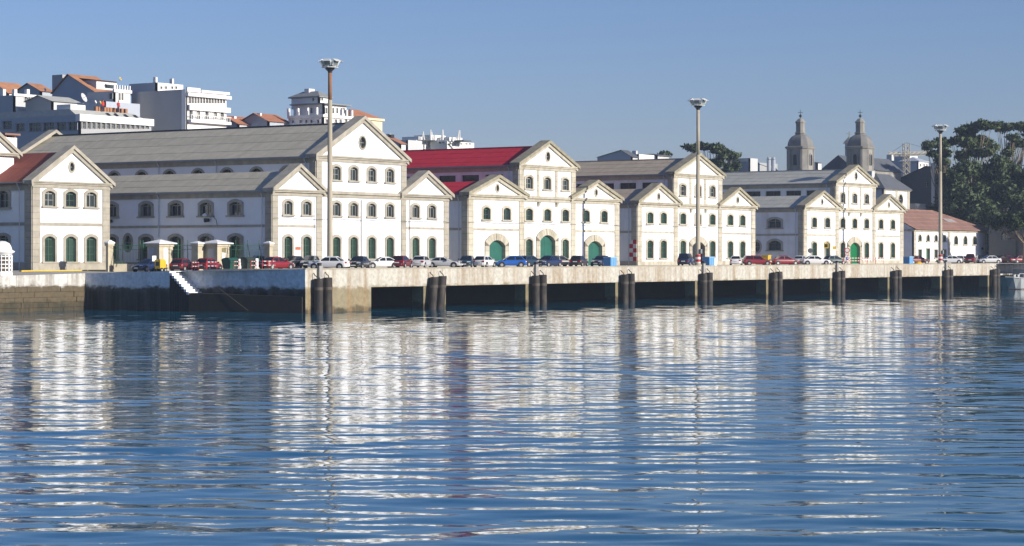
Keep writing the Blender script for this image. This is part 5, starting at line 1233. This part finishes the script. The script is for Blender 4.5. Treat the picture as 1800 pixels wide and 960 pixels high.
def car_proto(k):
    T = TYPES[k]; L, W, z0, z1 = T['L'], T['W'], T['z0'], T['z1']; h = L/2; out = []
    st = [(-h, .60*W, .42, T['tail']-.28), (-h+.05, .90*W, .30, T['tail']-.10), (-h+.25, .98*W, .24, T['tail']), (T['cb'], W, .22, z0), (0, W, .2, z0), (T['cf'], W, .22, z0-.02),
          (T['cf']+.3, .99*W, .22, T['hood']), (h-.42, .97*W, .24, T['hood']-.10), (h-.12, .90*W, .27, T['hood']-.22), (h, .66*W, .40, T['hood']-.34)]
    st = sorted(st, key=lambda s: s[0])
    rings = []
    for x, w, zl, zt in st:
        m = (zl+zt)/2
        rings.append([(x, -w*.93, zl), (x, w*.93, zl), (x, w, zl+.14), (x, w*1.0, m+.08), (x, w*.97, zt-.06), (x, w*.88, zt), (x, -w*.88, zt), (x, -w*.97, zt-.06), (x, -w, m+.08), (x, -w, zl+.14)])
    out.append(('body', MB().loft(rings).mesh('body', True), 'paint'))
    wb, wt = W*.90, W*.70; cb, cf, tb, tf = T['cb'], T['cf'], T['tb'], T['tf']
    z00 = z0-.05
    def lerp(a, b, s): return a+(b-a)*s
    rr = []
    for s, e in ((0, 0), (.9, 0), (1.0, .10)):
        xr, xf, w, z = lerp(cb, tb, s)+e, lerp(cf, tf, s)-e, lerp(wb, wt, s)-e*.8, lerp(z00, z1-.05, s)+(.05 if e else 0)
        rr.append([(xr, -w, z), (xf, -w, z), (xf+.03, 0, z+(.02 if e else 0)), (xf, w, z), (xr, w, z), (xr-.03, 0, z+(.02 if e else 0))])
    out.append(('cabin', MB().loft(rr).mesh('cabin'), 'paint'))
    def P(end, s, y, off=.02):   # point on front/rear glass
        x = lerp(cf, tf, s)+off+.03*(1-abs(y)) if end > 0 else lerp(cb, tb, s)-off-.03*(1-abs(y))
        return (x, y*lerp(wb, wt, s), lerp(z00, z1-.05, s)+.008)
    def glz(end, name):
        m = MB()
        pts = [P(end, .12, -.88), P(end, .12, 0), P(end, .12, .88), P(end, .88, .86), P(end, .88, 0), P(end, .88, -.86)]
        m.add(pts, [(0,1,4,5),(1,2,3,4)]); out.append((name, m.mesh(name), 'glass'))
    glz(1, 'windscreen'); glz(-1, 'rear_window')
    bp = (tb+tf)/2 + .05
    for sg in (-1, 1):
        for (x0, x1) in ((cb, bp-.05), (bp+.05, cf)):
            def S(s, x): 
                lo, hi = lerp(cb, tb, s)+.12, lerp(cf, tf, s)-.12
                return (min(max(x, lo), hi), sg*(lerp(wb, wt, s)+.012), lerp(z00, z1-.05, s))
            out.append(('side_window', MB().add([S(.14, x0), S(.14, x1), S(.86, x1), S(.86, x0)], [(0,1,2,3)]).mesh('side_window'), 'glass'))
    ax = (h-.78, -h+.72)
    for x in ax:
        for sg in (-1, 1):
            out.append(('wheel_arch', MB().tube((x, sg*(W-.1), .33), (x, sg*(W+.006), .33), .385, .385, 16).mesh('wheel_arch'), 'dark'))
            out.append(('wheel', MB().tube((x, sg*(W-.16), .30), (x, sg*(W+.015), .30), .30, .30, 16).mesh('wheel'), 'tyre', MB().tube((x, sg*(W+.0), .30), (x, sg*(W+.028), .30), .20, .17, 12).mesh('rim')))
    for sg in (-1, 1):
        out.append(('headlight', MB().add([(h-.10, sg*.38*W, .62), (h-.14, sg*.84*W, .62), (h-.22, sg*.86*W, .74), (h-.17, sg*.38*W, .74), (h-.4, sg*.38*W, .62), (h-.4, sg*.84*W, .62), (h-.4, sg*.86*W, .70), (h-.4, sg*.38*W, .70)], [(0,1,2,3),(4,7,6,5),(0,4,5,1),(1,5,6,2),(2,6,7,3),(3,7,4,0)]).mesh('headlight'), 'head'))
        out.append(('tail_light', MB().box(-h+.0, -h+.2, sg*.58*W, sg*.92*W, .66, .84).mesh('tail_light'), 'tail'))
        out.append(('mirror', MB().box(cf-.42, cf-.30, sg*(W-.02), sg*(W+.16), z0, z0+.14).mesh('mirror'), 'paint'))
    out.append(('bumper', MB().loft([[(h-.2, -W*.92, .3), (h+.02, -W*.62, .3), (h+.06, 0, .3), (h+.02, W*.62, .3), (h-.2, W*.92, .3)], [(h-.2, -W*.92, .5), (h+.04, -W*.62, .5), (h+.08, 0, .5), (h+.04, W*.62, .5), (h-.2, W*.92, .5)]]).mesh('bumper'), 'bump'))
    out.append(('bumper', MB().loft([[(-h+.2, -W*.95, .32), (-h-.02, -W*.66, .32), (-h-.05, 0, .32), (-h-.02, W*.66, .32), (-h+.2, W*.95, .32)], [(-h+.2, -W*.95, .55), (-h-.04, -W*.66, .55), (-h-.07, 0, .55), (-h-.04, W*.66, .55), (-h+.2, W*.95, .55)]]).mesh('bumper'), 'bump'))
    out.append(('number_plate', MB().box(h+.085, h+.10, -.26, .26, .36, .47).mesh('number_plate'), 'plate'))
    out.append(('number_plate', MB().box(-h-.04, -h+.02, -.26, .26, .60, .71).mesh('number_plate'), 'plate'))
    out.append(('grille', MB().box(h-.12, h-.005, -.28*W, .28*W, .60, .68).mesh('grille'), 'dark'))
    return out
PROTO = {k: car_proto(k) for k in TYPES}
PM = dict(glass=CGLASS, dark=DARK, tyre=TYRE, head=HEAD, tail=TAIL, plate=PLATE, bump=BUMP)
def car(label, kind, pm, px, y, rel, bumper_paint=False, white_rim=True):
    """rel: heading seen in the photo, 0 = away from the viewer, 90 = facing left, -90 = facing right, 180 = towards us"""
    x = X_at(px, y)
    t = thing('car', label, 'car', (x, y, ground(x, y)), 'cars parked along the quay', AZ + R(rel))
    for p in PROTO[kind]:
        m = pm if p[2] == 'paint' or (p[2] == 'bump' and bumper_paint) else PM[p[2]]
        o = bpy.data.objects.new(p[0], p[1]); o.parent = t; col.objects.link(o)
        if not p[1].materials: p[1].materials.append(m)
        o.material_slots[0].link = 'OBJECT'; o.material_slots[0].material = m
        if len(p) > 3:
            r_ = bpy.data.objects.new('rim', p[3]); r_.parent = o; col.objects.link(r_)
            if not p[3].materials: p[3].materials.append(RIM)
    return t
navy = paint('navy', (.010, .022, .075)); red = paint('red', (.21, .008, .014)); dred = paint('dark_red', (.16, .010, .020)); maroon = paint('maroon', (.14, .008, .018))
white = paint('white', (.74, .74, .73)); silver = paint('silver', (.50, .51, .52)); blue = paint('blue', (.015, .10, .40)); black = paint('black', (.012, .013, .018)); green = paint('dark_green', (.012, .045, .045)); grey = paint('grey', (.16, .18, .20)); teal_p = paint('dark_teal', (.012, .04, .07)); brown = paint('dark_brown', (.035, .022, .022))
def yd(px, d): kx, ky = ray(px); return d*ky
car('dark blue car beside the yellow machine, front towards the water, leftmost of all', 'sedan', navy, 262, yd(262, 246), 150)
car('dark red hatchback seen from behind, right of the yellow machine', 'hatch', dred, 322, yd(322, 245), -18)
car('bright red hatchback behind the striped trestles by the second gatehouse', 'hatch', red, 367, yd(367, 245), -22)
car('dark car half hidden between the red hatchback and the refuse containers', 'sedan', black, 389, yd(389, 254), -30)
car('blue car mostly hidden behind the refuse containers', 'hatch', paint('mid_blue', (.02, .07, .18)), 454, yd(454, 256), 20)
car('red saloon seen from behind at an angle, left of the white saloon', 'sedan', red, 486, yd(486, 247), -38)
car('black car behind the red saloon in the shade of the big warehouse', 'sedan', black, 515, yd(515, 256), 160)
car('dark car half hidden behind the nose of the white saloon', 'hatch', teal_p, 545, yd(545, 256), 170)
car('large white four-door saloon seen from the side, facing left, below the nearest mast', 'sedan', white, 578, 150.5, 76, True)
car('black saloon facing the water, right of the white saloon', 'sedan', black, 631, 151.5, 168)
car('white low coupe facing left, left of the red hatchback', 'coupe', white, 670, 152, 112, True)
car('maroon hatchback seen from behind between white coupe and silver saloon', 'hatch', maroon, 706, 151, -14, True)
car('silver saloon seen from behind, right of the maroon hatchback', 'sedan', silver, 741, 151, -12, True)
car('pale silver coupe seen from the side, facing right', 'coupe', silver, 781, 151, -100, True)
car('dark teal car facing the water, left of the white hatchback', 'sedan', teal_p, 821, 154, 172)
car('white hatchback seen from behind in front of the left teal door', 'hatch', white, 852, 153, -22, True)
car('bright blue hatchback seen from the side', 'hatch', blue, 897, 151.5, 98, True)
car('dark navy car behind the tail of the bright blue hatchback', 'hatch', teal_p, 932, 158, -40)
car('dark navy saloon facing the water in front of the central teal door', 'sedan', navy, 964, 152, 150, True)
car('small dark car peeping out behind the navy saloon', 'hatch', black, 985, 160, -60)
car('dark brown hatchback seen from behind, standing alone', 'hatch', brown, 1018, 153, -18)
car('navy saloon facing the water beside the blue bin', 'sedan', navy, 1057, 154, 158)
car('navy people carrier seen from behind next to the middle mast', 'van', navy, 1206, 152, -16)
car('white saloon seen from behind, left of the red estate', 'sedan', white, 1294, 153, -8, True)
car('red estate car facing right', 'estate', red, 1331, 152, -82)
car('red saloon facing left, right of the red estate', 'sedan', red, 1379, 152, -70, True)
car('pale grey car half hidden behind the white old saloon', 'sedan', silver, 1407, 157, -20)
car('white old boxy saloon facing right near the green door', 'sedan', white, 1434, 151, -84)
car('dark green car just right of the white old saloon', 'hatch', green, 1467, 155, -60)
car('dark red car by the corner of the tile-roofed house', 'sedan', dred, 1612, 153, -60)
car('silver car right of the farthest mast', 'sedan', silver, 1668, 152, 100)
car('white car second to the right of the farthest mast', 'hatch', white, 1688, 155, 30)
car('dark tall car between white cars near the tile-roofed house', 'van', dred, 1706, 152, -15)
car('dark saloon behind the silver saloon near the right edge', 'hatch', black, 1722, 160, 0)
car('silver saloon near the right edge of the quay', 'sedan', silver, 1738, 152, 105)
car('black car behind the silver saloon near the right edge', 'sedan', black, 1753, 163, 60)
car('dark maroon car near the right edge', 'sedan', maroon, 1768, 158, 30)
car('white van-like car near the right edge', 'van', white, 1781, 164, 10)
car('bright red car cut off by the right edge', 'sedan', red, 1796, 156, -70)

# ------------------------------------------------------------------ entrance: gatehouses, pillars, green railings
CAPM = mat('white_cap', (0.80, 0.80, 0.78), 0.7, .05)
GATE_STONE = mat('gate_granite', (0.50, 0.45, 0.33), .85, .15, 1.5, .3, (.3, .25, .16))
def pier(name, label, cat, px, d, pr, pl, y_top, y_cap, ov, group=None):
    c = pt(px, d); x1 = X_at(pr, c.y); y1 = Y_at(pl, c.x); zg = ground(c.x, c.y)-.1; z1 = Zat(y_top, d); zc_ = Zat(y_cap, d)
    t = thing(name, label, cat, (c.x, c.y, zg), group)
    part(MB().box(c.x, x1, c.y, y1, zg, z1-.28), 'body', GATE_STONE, t)
    part(MB().box(c.x-.1, x1+.1, c.y-.1, y1+.1, z1-.28, z1), 'moulding', GATE_STONE, t)
    mx, my = (c.x+x1)/2, (c.y+y1)/2
    part(MB().loft([[(c.x-ov, c.y-ov, z1), (x1+ov, c.y-ov, z1), (x1+ov, y1+ov, z1), (c.x-ov, y1+ov, z1)], [(c.x-ov, c.y-ov, z1+.12), (x1+ov, c.y-ov, z1+.12), (x1+ov, y1+ov, z1+.12), (c.x-ov, y1+ov, z1+.12)], [(mx-.1, my-.1, zc_), (mx+.1, my-.1, zc_), (mx+.1, my+.1, zc_), (mx-.1, my+.1, zc_)]]), 'cap', CAPM, t)
    return t, c, x1, y1
dg = 249
t, c, x1, y1 = pier('gatehouse', 'left stone gatehouse with white pyramid cap, behind the yellow machine', 'gatehouse', 280, dg, 304, 259, 429, 421, .35, 'gatehouses')
part(MB().box(X_at(287, c.y), X_at(294.5, c.y), c.y-.05, c.y-.005, Zat(466, dg), Zat(436, dg)), 'white_panel', CAPM, t)
part(MB().box(c.x-.04, c.x-.005, Y_at(272, c.x), Y_at(262, c.x), Zat(470, dg), Zat(435, dg)), 'door', TW_BLUE, t)
t, c, x1, y1 = pier('gatehouse', 'right stone gatehouse with white pyramid cap and a small plaque', 'gatehouse', 382, dg, 403, 357, 429, 421.5, .35, 'gatehouses')
part(MB().box(X_at(390, c.y), X_at(397, c.y), c.y-.05, c.y-.005, Zat(443, dg), Zat(436, dg)), 'plaque', mat('bronze_plaque', (.22, .19, .09), .5), t)
part(MB().box(X_at(390, c.y), X_at(395, c.y), c.y-.05, c.y-.005, Zat(456, dg), Zat(445, dg)), 'notice', CAPM, t)
part(MB().box(c.x-.04, c.x-.005, Y_at(376, c.x), Y_at(366, c.x), Zat(470, dg), Zat(437, dg)), 'door', TW_PALE, t)
pier('gate_pillar', 'slim stone gate pillar with white cap between the two gatehouses', 'pillar', 348, dg, 357, 337, 429, 424, .2, 'gate pillars')
pier('gate_pillar', 'slim stone pillar with white cap against the big warehouse corner', 'pillar', 474, 251, 479.5, 465, 429, 424, .15, 'gate pillars')
pier('gate_pillar', 'slim stone pillar with white cap against the leftmost warehouse', 'pillar', 190, 251, 199, 186, 428, 422, .15, 'gate pillars')
RAIL = mat('green_railing_paint', (0.015, 0.13, 0.055), .5, .1)
def railing(label, p0, d0, p1, d1, wallh, nposts, raker=True):
    a, b_ = pt(p0, d0), pt(p1, d1)
    t = thing('railing', label, 'railing', (a.x, a.y, ground(a.x, a.y)), 'green railings of the entrance')
    dv = (b_-a); L = dv.length; dv.normalize(); nv = Vector((-dv.y, dv.x, 0))
    def z(q): return ground(q.x, q.y)
    if wallh:
        nvw = nv*.18
        vs = []
        for q in (a, b_):
            vs += [(q.x-nvw.x, q.y-nvw.y, z(q)-.2), (q.x+nvw.x, q.y+nvw.y, z(q)-.2), (q.x+nvw.x, q.y+nvw.y, wallh), (q.x-nvw.x, q.y-nvw.y, wallh)]
        part(MB().add(vs, [(0,1,5,4),(1,2,6,5),(2,3,7,6),(3,0,4,7),(0,3,2,1),(4,5,6,7)]), 'low_wall', GATE_STONE, t)
    zt_ = 2.55; zb_ = wallh + .12 if wallh else .1
    part(MB().path([a+Vector((0,0,zt_)), b_+Vector((0,0,zt_))], .022, 5), 'top_rail', RAIL, t)
    part(MB().path([a+Vector((0,0,zt_-.45)), b_+Vector((0,0,zt_-.45))], .018, 5), 'middle_rail', RAIL, t)
    part(MB().path([a+Vector((0,0,zb_)), b_+Vector((0,0,zb_))], .02, 5), 'bottom_rail', RAIL, t)
    mb = MB(); n = int(L/.16)
    for i in range(n):
        q = a+dv*(L*(i+.5)/n); mb.tube((q.x, q.y, zb_), (q.x, q.y, zt_+.22), .011, .007, 4)
    tag(part(mb, 'pickets', RAIL, t), kind='stuff')
    for i in range(nposts):
        q = a+dv*(L*(i+.5)/nposts)
        part(MB().tube((q.x, q.y, z(q)-.1), (q.x, q.y, zt_+.45), .035, .035, 6).lathe([(.02, 0), (.05, .08), (.01, .22)], 6, (q.x, q.y, zt_+.45)), 'post', RAIL, t)
        if raker:
            w = q + nv*-.9
            part(MB().path([(w.x, w.y, (wallh or .1)), (q.x, q.y, zt_+.2)], .045, 5), 'raking_stay', DARK, t)
railing('green railing on a low cream wall beside the leftmost warehouse', 200, 251, 262, 252, .5, 2)
railing('green railing between left gatehouse and slim pillar', 305, 249.5, 338, 250.5, 0, 2, False)
railing('green railing between right gatehouse and the big warehouse', 404, 249.5, 466, 252, .5, 3)
railing('short green railing in front of the left gatehouse door side', 242, 252.5, 262, 252.6, .5, 1, False)

# ------------------------------------------------------------------ quayside furniture
def obox(mb, c, yaw, x0, x1, y0, y1, z0, z1):
    cs, sn = math.cos(yaw), math.sin(yaw)
    q = lambda x, y, z: (c.x + x*cs - y*sn, c.y + x*sn + y*cs, c.z + z)
    return mb.add([q(x0,y0,z0),q(x1,y0,z0),q(x1,y1,z0),q(x0,y1,z0),q(x0,y0,z1),q(x1,y0,z1),q(x1,y1,z1),q(x0,y1,z1)], [(0,3,2,1),(4,5,6,7),(0,1,5,4),(1,2,6,5),(2,3,7,6),(3,0,4,7)])
def gpt(px, y=None, d=None):
    p = pt(px, d) if d else Vector((X_at(px, y), y, 0)); p.z = ground(p.x, p.y); return p
# yellow machine
c = gpt(283, d=243); t = thing('yellow_machine', 'yellow wheeled site machine beside the left gatehouse', 'machine', c); Y_ = mat('machine_yellow', (.62, .40, .02), .5, .08)
part(obox(MB(), c, 0, -.5, .45, -.35, .45, .38, 1.25), 'body', Y_, t); part(obox(MB(), c, 0, -.42, .38, -.28, .38, 1.252, 1.42), 'hood', Y_, t)
part(obox(MB(), c, 0, -.53, -.505, -.2, .3, .7, 1.15), 'vent', DARK, t); part(obox(MB(), c, 0, -.8, -.2, .52, .58, 1.2, 1.8), 'white_board', CAPM, t)
part(obox(MB(), c, 0, .456, 1.1, -.05, .05, .4, .48), 'drawbar', DARK, t)
for sx in (-.3, .25):
    for sy in (-.36, .46):
        w = part(MB().tube((c.x+sx, c.y+sy-.09, c.z+.25), (c.x+sx, c.y+sy+.09, c.z+.25), .25, .25, 12), 'wheel', TYRE, t); part(MB().tube((c.x+sx, c.y+sy-.10, c.z+.25), (c.x+sx, c.y+sy+.10, c.z+.25), .12, .12, 8), 'rim', RIM, w)
# refuse containers
def bin4(label, px, d, m, yaw=0.1, side_white=True):
    c = gpt(px, d=d); t = thing('refuse_container', label, 'container', c, 'refuse containers by the gatehouse')
    cs, sn = math.cos(yaw), math.sin(yaw)
    def q(x, y, z): return (c.x+x*cs-y*sn, c.y+x*sn+y*cs, c.z+z)
    rr = [[q(-.7,-.45,.2), q(.7,-.45,.2), q(.7,.45,.2), q(-.7,.45,.2)], [q(-.85,-.6,1.2), q(.85,-.6,1.2), q(.85,.6,1.2), q(-.85,.6,1.2)]]
    part(MB().loft(rr), 'tub', m, t)
    lid = [[q(-.9,-.65,1.2), q(.9,-.65,1.2), q(.9,.65,1.2), q(-.9,.65,1.2)], [q(-.88,-.4,1.42), q(.88,-.4,1.42), q(.88,.4,1.42), q(-.88,.4,1.42)], [q(-.85,-.1,1.5), q(.85,-.1,1.5), q(.85,.1,1.5), q(-.85,.1,1.5)]]
    part(MB().loft(lid), 'lid', m, t)
    for x in (-.55, .55):
        for y in (-.35, .35): part(MB().tube(q(x, y-.04, .1), q(x, y+.04, .1), .1, .1, 8), 'castor', TYRE, t)
    part(obox(MB(), c, yaw, -.9, .9, -.68, -.62, .95, 1.02), 'rib', m, t)
    if side_white: part(obox(MB(), c, yaw, .5, 1.0, -.76, -.72, .3, 1.35), 'white_panel', CAPM, t)
bin4('dark green refuse container with white side panel', 405, 243, mat('bin_green', (.012, .075, .055), .5, .1))
bin4('blackish refuse container with white side panel, right of the green one', 435, 244, mat('bin_dark', (.03, .045, .035), .5, .1))
def trestle(label, px, d=None, y=None, w=1.5, yaw=None, group='red and white barriers'):
    c = gpt(px, y, d); yaw = AZ - math.pi/2 + .3 if yaw is None else yaw
    t = thing('barrier', label, 'barrier', c, group); n = 6
    for zz in (.55, .98):
        pl_ = part(obox(MB(), c, yaw, -w/2, w/2, -.02, .02, zz, zz+.10), 'plank', WP, t)
        for i in range(0, n, 2):
            x0 = -w/2+w*i/n; part(obox(MB(), c, yaw, x0, x0+w/n, -.026, .026, zz+.004, zz+.096), 'stripe', RP, pl_)
    for sx in (-w/2+.06, w/2-.06):
        part(obox(MB(), c, yaw, sx-.025, sx+.025, -.055, -.03, 0, 1.1), 'leg', RP, t); part(obox(MB(), c, yaw, sx-.05, sx+.05, -.3, .3, 0.004, .06), 'foot', RP, t)
trestle('red and white barrier in front of the red saloon', 472, d=242)
trestle('red and white barrier in front of the bright red hatchback', 372, d=241, w=1.2)
trestle('narrow red and white barrier between the two red hatchbacks', 343, d=242, w=.8)
trestle('narrow red and white barrier in front of the green container', 416, d=241, w=.7)
trestle('narrow red and white barrier in front of the blackish container', 446, d=241.5, w=.7)
for i, (px, y) in enumerate(((1489, 150.5), (1503, 151), (1517, 151.5), (1531, 151), (1546, 151.5))):
    trestle(['red and white barrier under the round signs', 'red and white barrier left of the green door', 'red and white barrier in front of the green door', 'red and white barrier right of the green door', 'last red and white barrier of the row, near the blue bin'][i], px, y=y, w=2.6, yaw=-.1)
# signs
def sign(label, px, y, discs, h):
    c = gpt(px, y); t = thing('road_sign', label, 'sign', c)
    part(MB().tube((c.x, c.y, c.z), (c.x, c.y, c.z+h), .045, .045, 6), 'pole', GUTTER, t)
    nv = Vector((-ca, -sa, 0)); r_ = Vector((sa, -ca, 0))
    for (z, rad, m, kind) in discs:
        cc = c + Vector((0, 0, z)) + nv*.06
        n = 18 if kind == 'disc' else (4 if kind == 'square' else 3)
        off = math.pi/4 if kind == 'square' else math.pi/2
        ring = lambda o, rr_: [cc + nv*o + r_*math.cos(off+2*math.pi*i/n)*rr_ + Vector((0,0,math.sin(off+2*math.pi*i/n)*rr_)) for i in range(n)]
        d_ = part(MB().loft([ring(0, rad), ring(.03, rad)]), 'sign_plate', m[0], t)
        if len(m) > 1: part(MB().loft([ring(.031, rad*.7), ring(.036, rad*.7)]), 'sign_face', m[1], d_)
SB = mat('sign_blue', (.015, .10, .35), .5, 0); SY = mat('sign_yellow', (.70, .48, .03), .5, 0); SBACK = mat('sign_back', (.10, .11, .12), .6, 0)
sign('pole with round red-bordered sign above a blue disc, left of the green door', 1489, 151.5, [(2.25, .42, (RP, WP), 'disc'), (1.62, .42, (RP, WP), 'tri'), (.98, .36, (WP, SB), 'disc')], 2.5)
sign('dark round sign seen from behind, above the white old saloon', 1424, 158, [(2.2, .40, (SBACK,), 'disc')], 2.4)
sign('yellow and black warning board on a pole right of the white old saloon', 1452, 158, [(3.0, .55, (SY, mat('sign_black', (.015,.015,.015), .6, 0)), 'square')], 3.1)
sign('yellow square sign just left of the green door pilaster', 1466, 160, [(2.7, .34, (SY,), 'square')], 2.9)
# blue bins
def bluebin(label, px, y, m2=True):
    c = gpt(px, y); t = thing('blue_bin', label, 'bin', c, 'blue and white bins'); BL = mat('bin_blue', (.10, .30, .58), .5, .06)
    part(obox(MB(), c, 0, -.75, .75, -.5, .6, .08, 1.15), 'tub', BL, t)
    part(obox(MB(), c, 0, -.8, .8, -.55, .65, 1.155, 1.27), 'lid', mat('bin_lid', (.30, .52, .72), .5, .05), t)
    for x in (-.45, 0, .45): part(obox(MB(), c, 0, x-.05, x+.05, -.54, -.502, .15, 1.1), 'rib', mat('bin_lid', (.30, .52, .72), .5, .05), t)
    for x in (-.55, .55): part(MB().tube((c.x+x, c.y-.4, c.z+.08), (c.x+x, c.y-.3, c.z+.08), .08, .08, 8), 'castor', TYRE, t)
    part(obox(MB(), c, 0, .78, 1.5, -.45, .55, .05, 1.1), 'white_crate', CAPM, t) if m2 else None
bluebin('blue bin beside the navy saloon at the right teal door', 1073, 150.5, False)
bluebin('blue bin with white crate beside the middle mast', 1246, 150.5)
bluebin('blue bin by the corner of the tile-roofed house', 1597, 150.5, False)
c = gpt(1347, 156); t = thing('yellow_box', 'yellow equipment box behind the red estate car', 'box', c)
part(obox(MB(), c, .2, -.8, .8, -.5, .5, .1, 1.35), 'body', Y_, t); part(obox(MB(), c, .2, -.85, .85, -.55, .55, 1.355, 1.5), 'lid', Y_, t); part(obox(MB(), c, .2, -.7, .7, -.4, .4, 0, .098), 'skid', DARK, t)
c = gpt(1614, 150); t = thing('rope_coil', 'yellow coiled hose lying in front of the dark red car', 'hose', c)
for k in range(3):
    rr = [(c.x+.9*(1-.2*k)*math.cos(a), c.y+.6*(1-.2*k)*math.sin(a), c.z+.08+.14*k) for a in np.linspace(0, 2*math.pi, 15)]
    part(MB().path(rr, .08, 5), 'coil', Y_, t)

# white lookout turret at the left end of the wall
def turret():
    c = pt(3, 231); c.y = YS+1.3; c.x = X_at(3, c.y); z0 = -.9; d = dep(c.x, c.y); z = lambda y: Zat(y, d)
    t = thing('sentry_turret', 'white domed sentry turret with lattice windows on the harbour wall at the left edge', 'turret', (c.x, c.y, z0))
    r = 1.08; TW = mat('turret_white', (.80, .80, .78), .7, .05)
    part(MB().lathe([(r*1.04, -1.2), (r*1.04, z(479)), (r, z(478.5)), (r, z(477))], 16, (c.x, c.y, 0)), 'base', TW, t)
    part(MB().lathe([(r, z(449)), (r, z(446)), (r*1.1, z(445)), (r*1.28, z(442.5)), (r*1.2, z(441.5)), (r*.98, z(439)), (r*.92, z(434)), (r*.74, z(428)), (r*.4, z(424.5)), (.02, z(423.5))], 16, (c.x, c.y, 0)), 'dome', TW, t, True)
    part(MB().lathe([(r*.93, z(477.5)), (r*.93, z(448.5))], 16, (c.x, c.y, 0)), 'inner_drum', mat('turret_inner', (.09, .07, .04), .8), t)
    for k in range(16):
        a = 2*math.pi*k/16; q = Vector((c.x+math.cos(a)*r*.99, c.y+math.sin(a)*r*.99, 0)); w = .13 if k % 4 == 0 else .055
        part(MB().lathe([(w, z(477.2)), (w, z(448.8))], 6, (q.x, q.y, 0)), 'mullion', TW, t)
    for y in (471, 464.5, 457.5, 451):
        part(MB().lathe([(r*.95, z(y+.9)), (r*1.0, z(y+.9)), (r*1.0, z(y-.9)), (r*.95, z(y-.9))], 16, (c.x, c.y, 0)), 'transom', TW, t)
turret()

# moored grey ship at the right edge
def ship():
    x0 = 368.5; t = thing('moored_ship', 'grey ship hull moored at the right edge beyond the last piles', 'ship', (x0+20, 147, WZ)); HG = mat('ship_grey', (.34, .37, .38), .5, .1, .6, .3, (.16, .14, .11))
    st = [(0, .6, -2.3), (.5, 1.9, -2.35), (2, 2.7, -2.5), (6, 3.2, -2.7), (14, 3.4, -2.9), (26, 3.3, -2.7), (38, 2.0, -2.1), (44, .3, -1.6)]
    rr = []
    for x, hw, zt_ in st:
        ww = hw*.88 if x > 1 else hw*.5
        rr.append([(x0+x+(3.2 if x < 3 else 0), 147-ww, -5.9), (x0+x+(1.6 if x < 1 else .6 if x < 3 else 0), 147-hw*.9, -4.4), (x0+x, 147-hw, zt_), (x0+x, 147+hw, zt_), (x0+x+(1.6 if x < 1 else .6 if x < 3 else 0), 147+hw*.9, -4.4), (x0+x+(3.2 if x < 3 else 0), 147+ww, -5.9)])
    part(MB().loft(rr), 'hull', HG, t, False)
    part(MB().path([(x0+x, 147-hw*1.01, zt_-.02) for x, hw, zt_ in st], .10, 6), 'rubbing_strake', mat('strake_pale', (.45, .46, .45), .5), t)
    part(MB().path([(x0+x+(1.6 if x < 1 else .6 if x < 3 else .02), 147-hw*.9, -4.40) for x, hw, zt_ in st], .06, 5), 'waterline_band', mat('antifouling', (.10, .06, .05), .7), t)
    for i in range(9):
        x = x0+1.5+i*2.2; part(MB().tube((x, 144.4, -2.6), (x, 144.4, -1.7), .03, .03, 5), 'stanchion', TW_WHITE, t)
    part(MB().path([(x0+1.5, 144.4, -1.72), (x0+20, 144.4, -1.9)], .025, 5), 'rail', TW_WHITE, t)
    part(MB().box(x0+9, x0+20, 145.6, 148.6, -2.8, -1.0), 'deckhouse', HG, t)
    for i, x in enumerate((3.2, 5.0)): part(MB().tube((x0+x, 146, -2.55), (x0+x, 146, -2.0), .22, .22, 10).tube((x0+x, 146, -2.0), (x0+x, 146, -1.92), .3, .3, 10), 'bitt', TW_WHITE, t)
ship()

# things fixed to the big warehouse's shaded side wall
t = w1
yl = Y_at(383, 195.2)
part(MB().path([(195.1, yl, 4.9), (194.9, yl, 5.6), (194.5, yl+.3, 6.1), (193.9, yl+.9, 6.2)], .05, 5), 'lamp_bracket', GUTTER, t)
part(MB().lathe([(.05, .2), (.28, .05), (.25, -.1), (.05, -.15)], 10, (193.9, yl+.9, 6.15)), 'wall_lamp', CAPM, t)
for px in (369, 198): part(MB().tube((195.1, Y_at(px, 195.2), 5.6), (194.6, Y_at(px, 195.2)+.4, 5.55), .2, .26, 10), 'wall_speaker', DARK, t)

# ------------------------------------------------------------------ haze
HAZE = True
if HAZE:
    hz = bpy.data.objects.new('haze', MB().box(-60, 1100, -60, 1000, -45, 60).mesh('haze')); col.objects.link(hz); tag(hz, 'thin bluish air over the whole harbour', 'haze', kind='stuff')
    hm = bpy.data.materials.new('haze_air'); hm.use_nodes = True
    n = hm.node_tree.nodes; l = hm.node_tree.links
    n.remove(n['Principled BSDF'])
    pv = n.new('ShaderNodeVolumePrincipled'); pv.inputs['Color'].default_value = (.62, .78, 1.0, 1); pv.inputs['Density'].default_value = 0.00016; pv.inputs['Anisotropy'].default_value = 0.0
    l.new(pv.outputs[0], n['Material Output'].inputs['Volume'])
    hz.data.materials.append(hm)
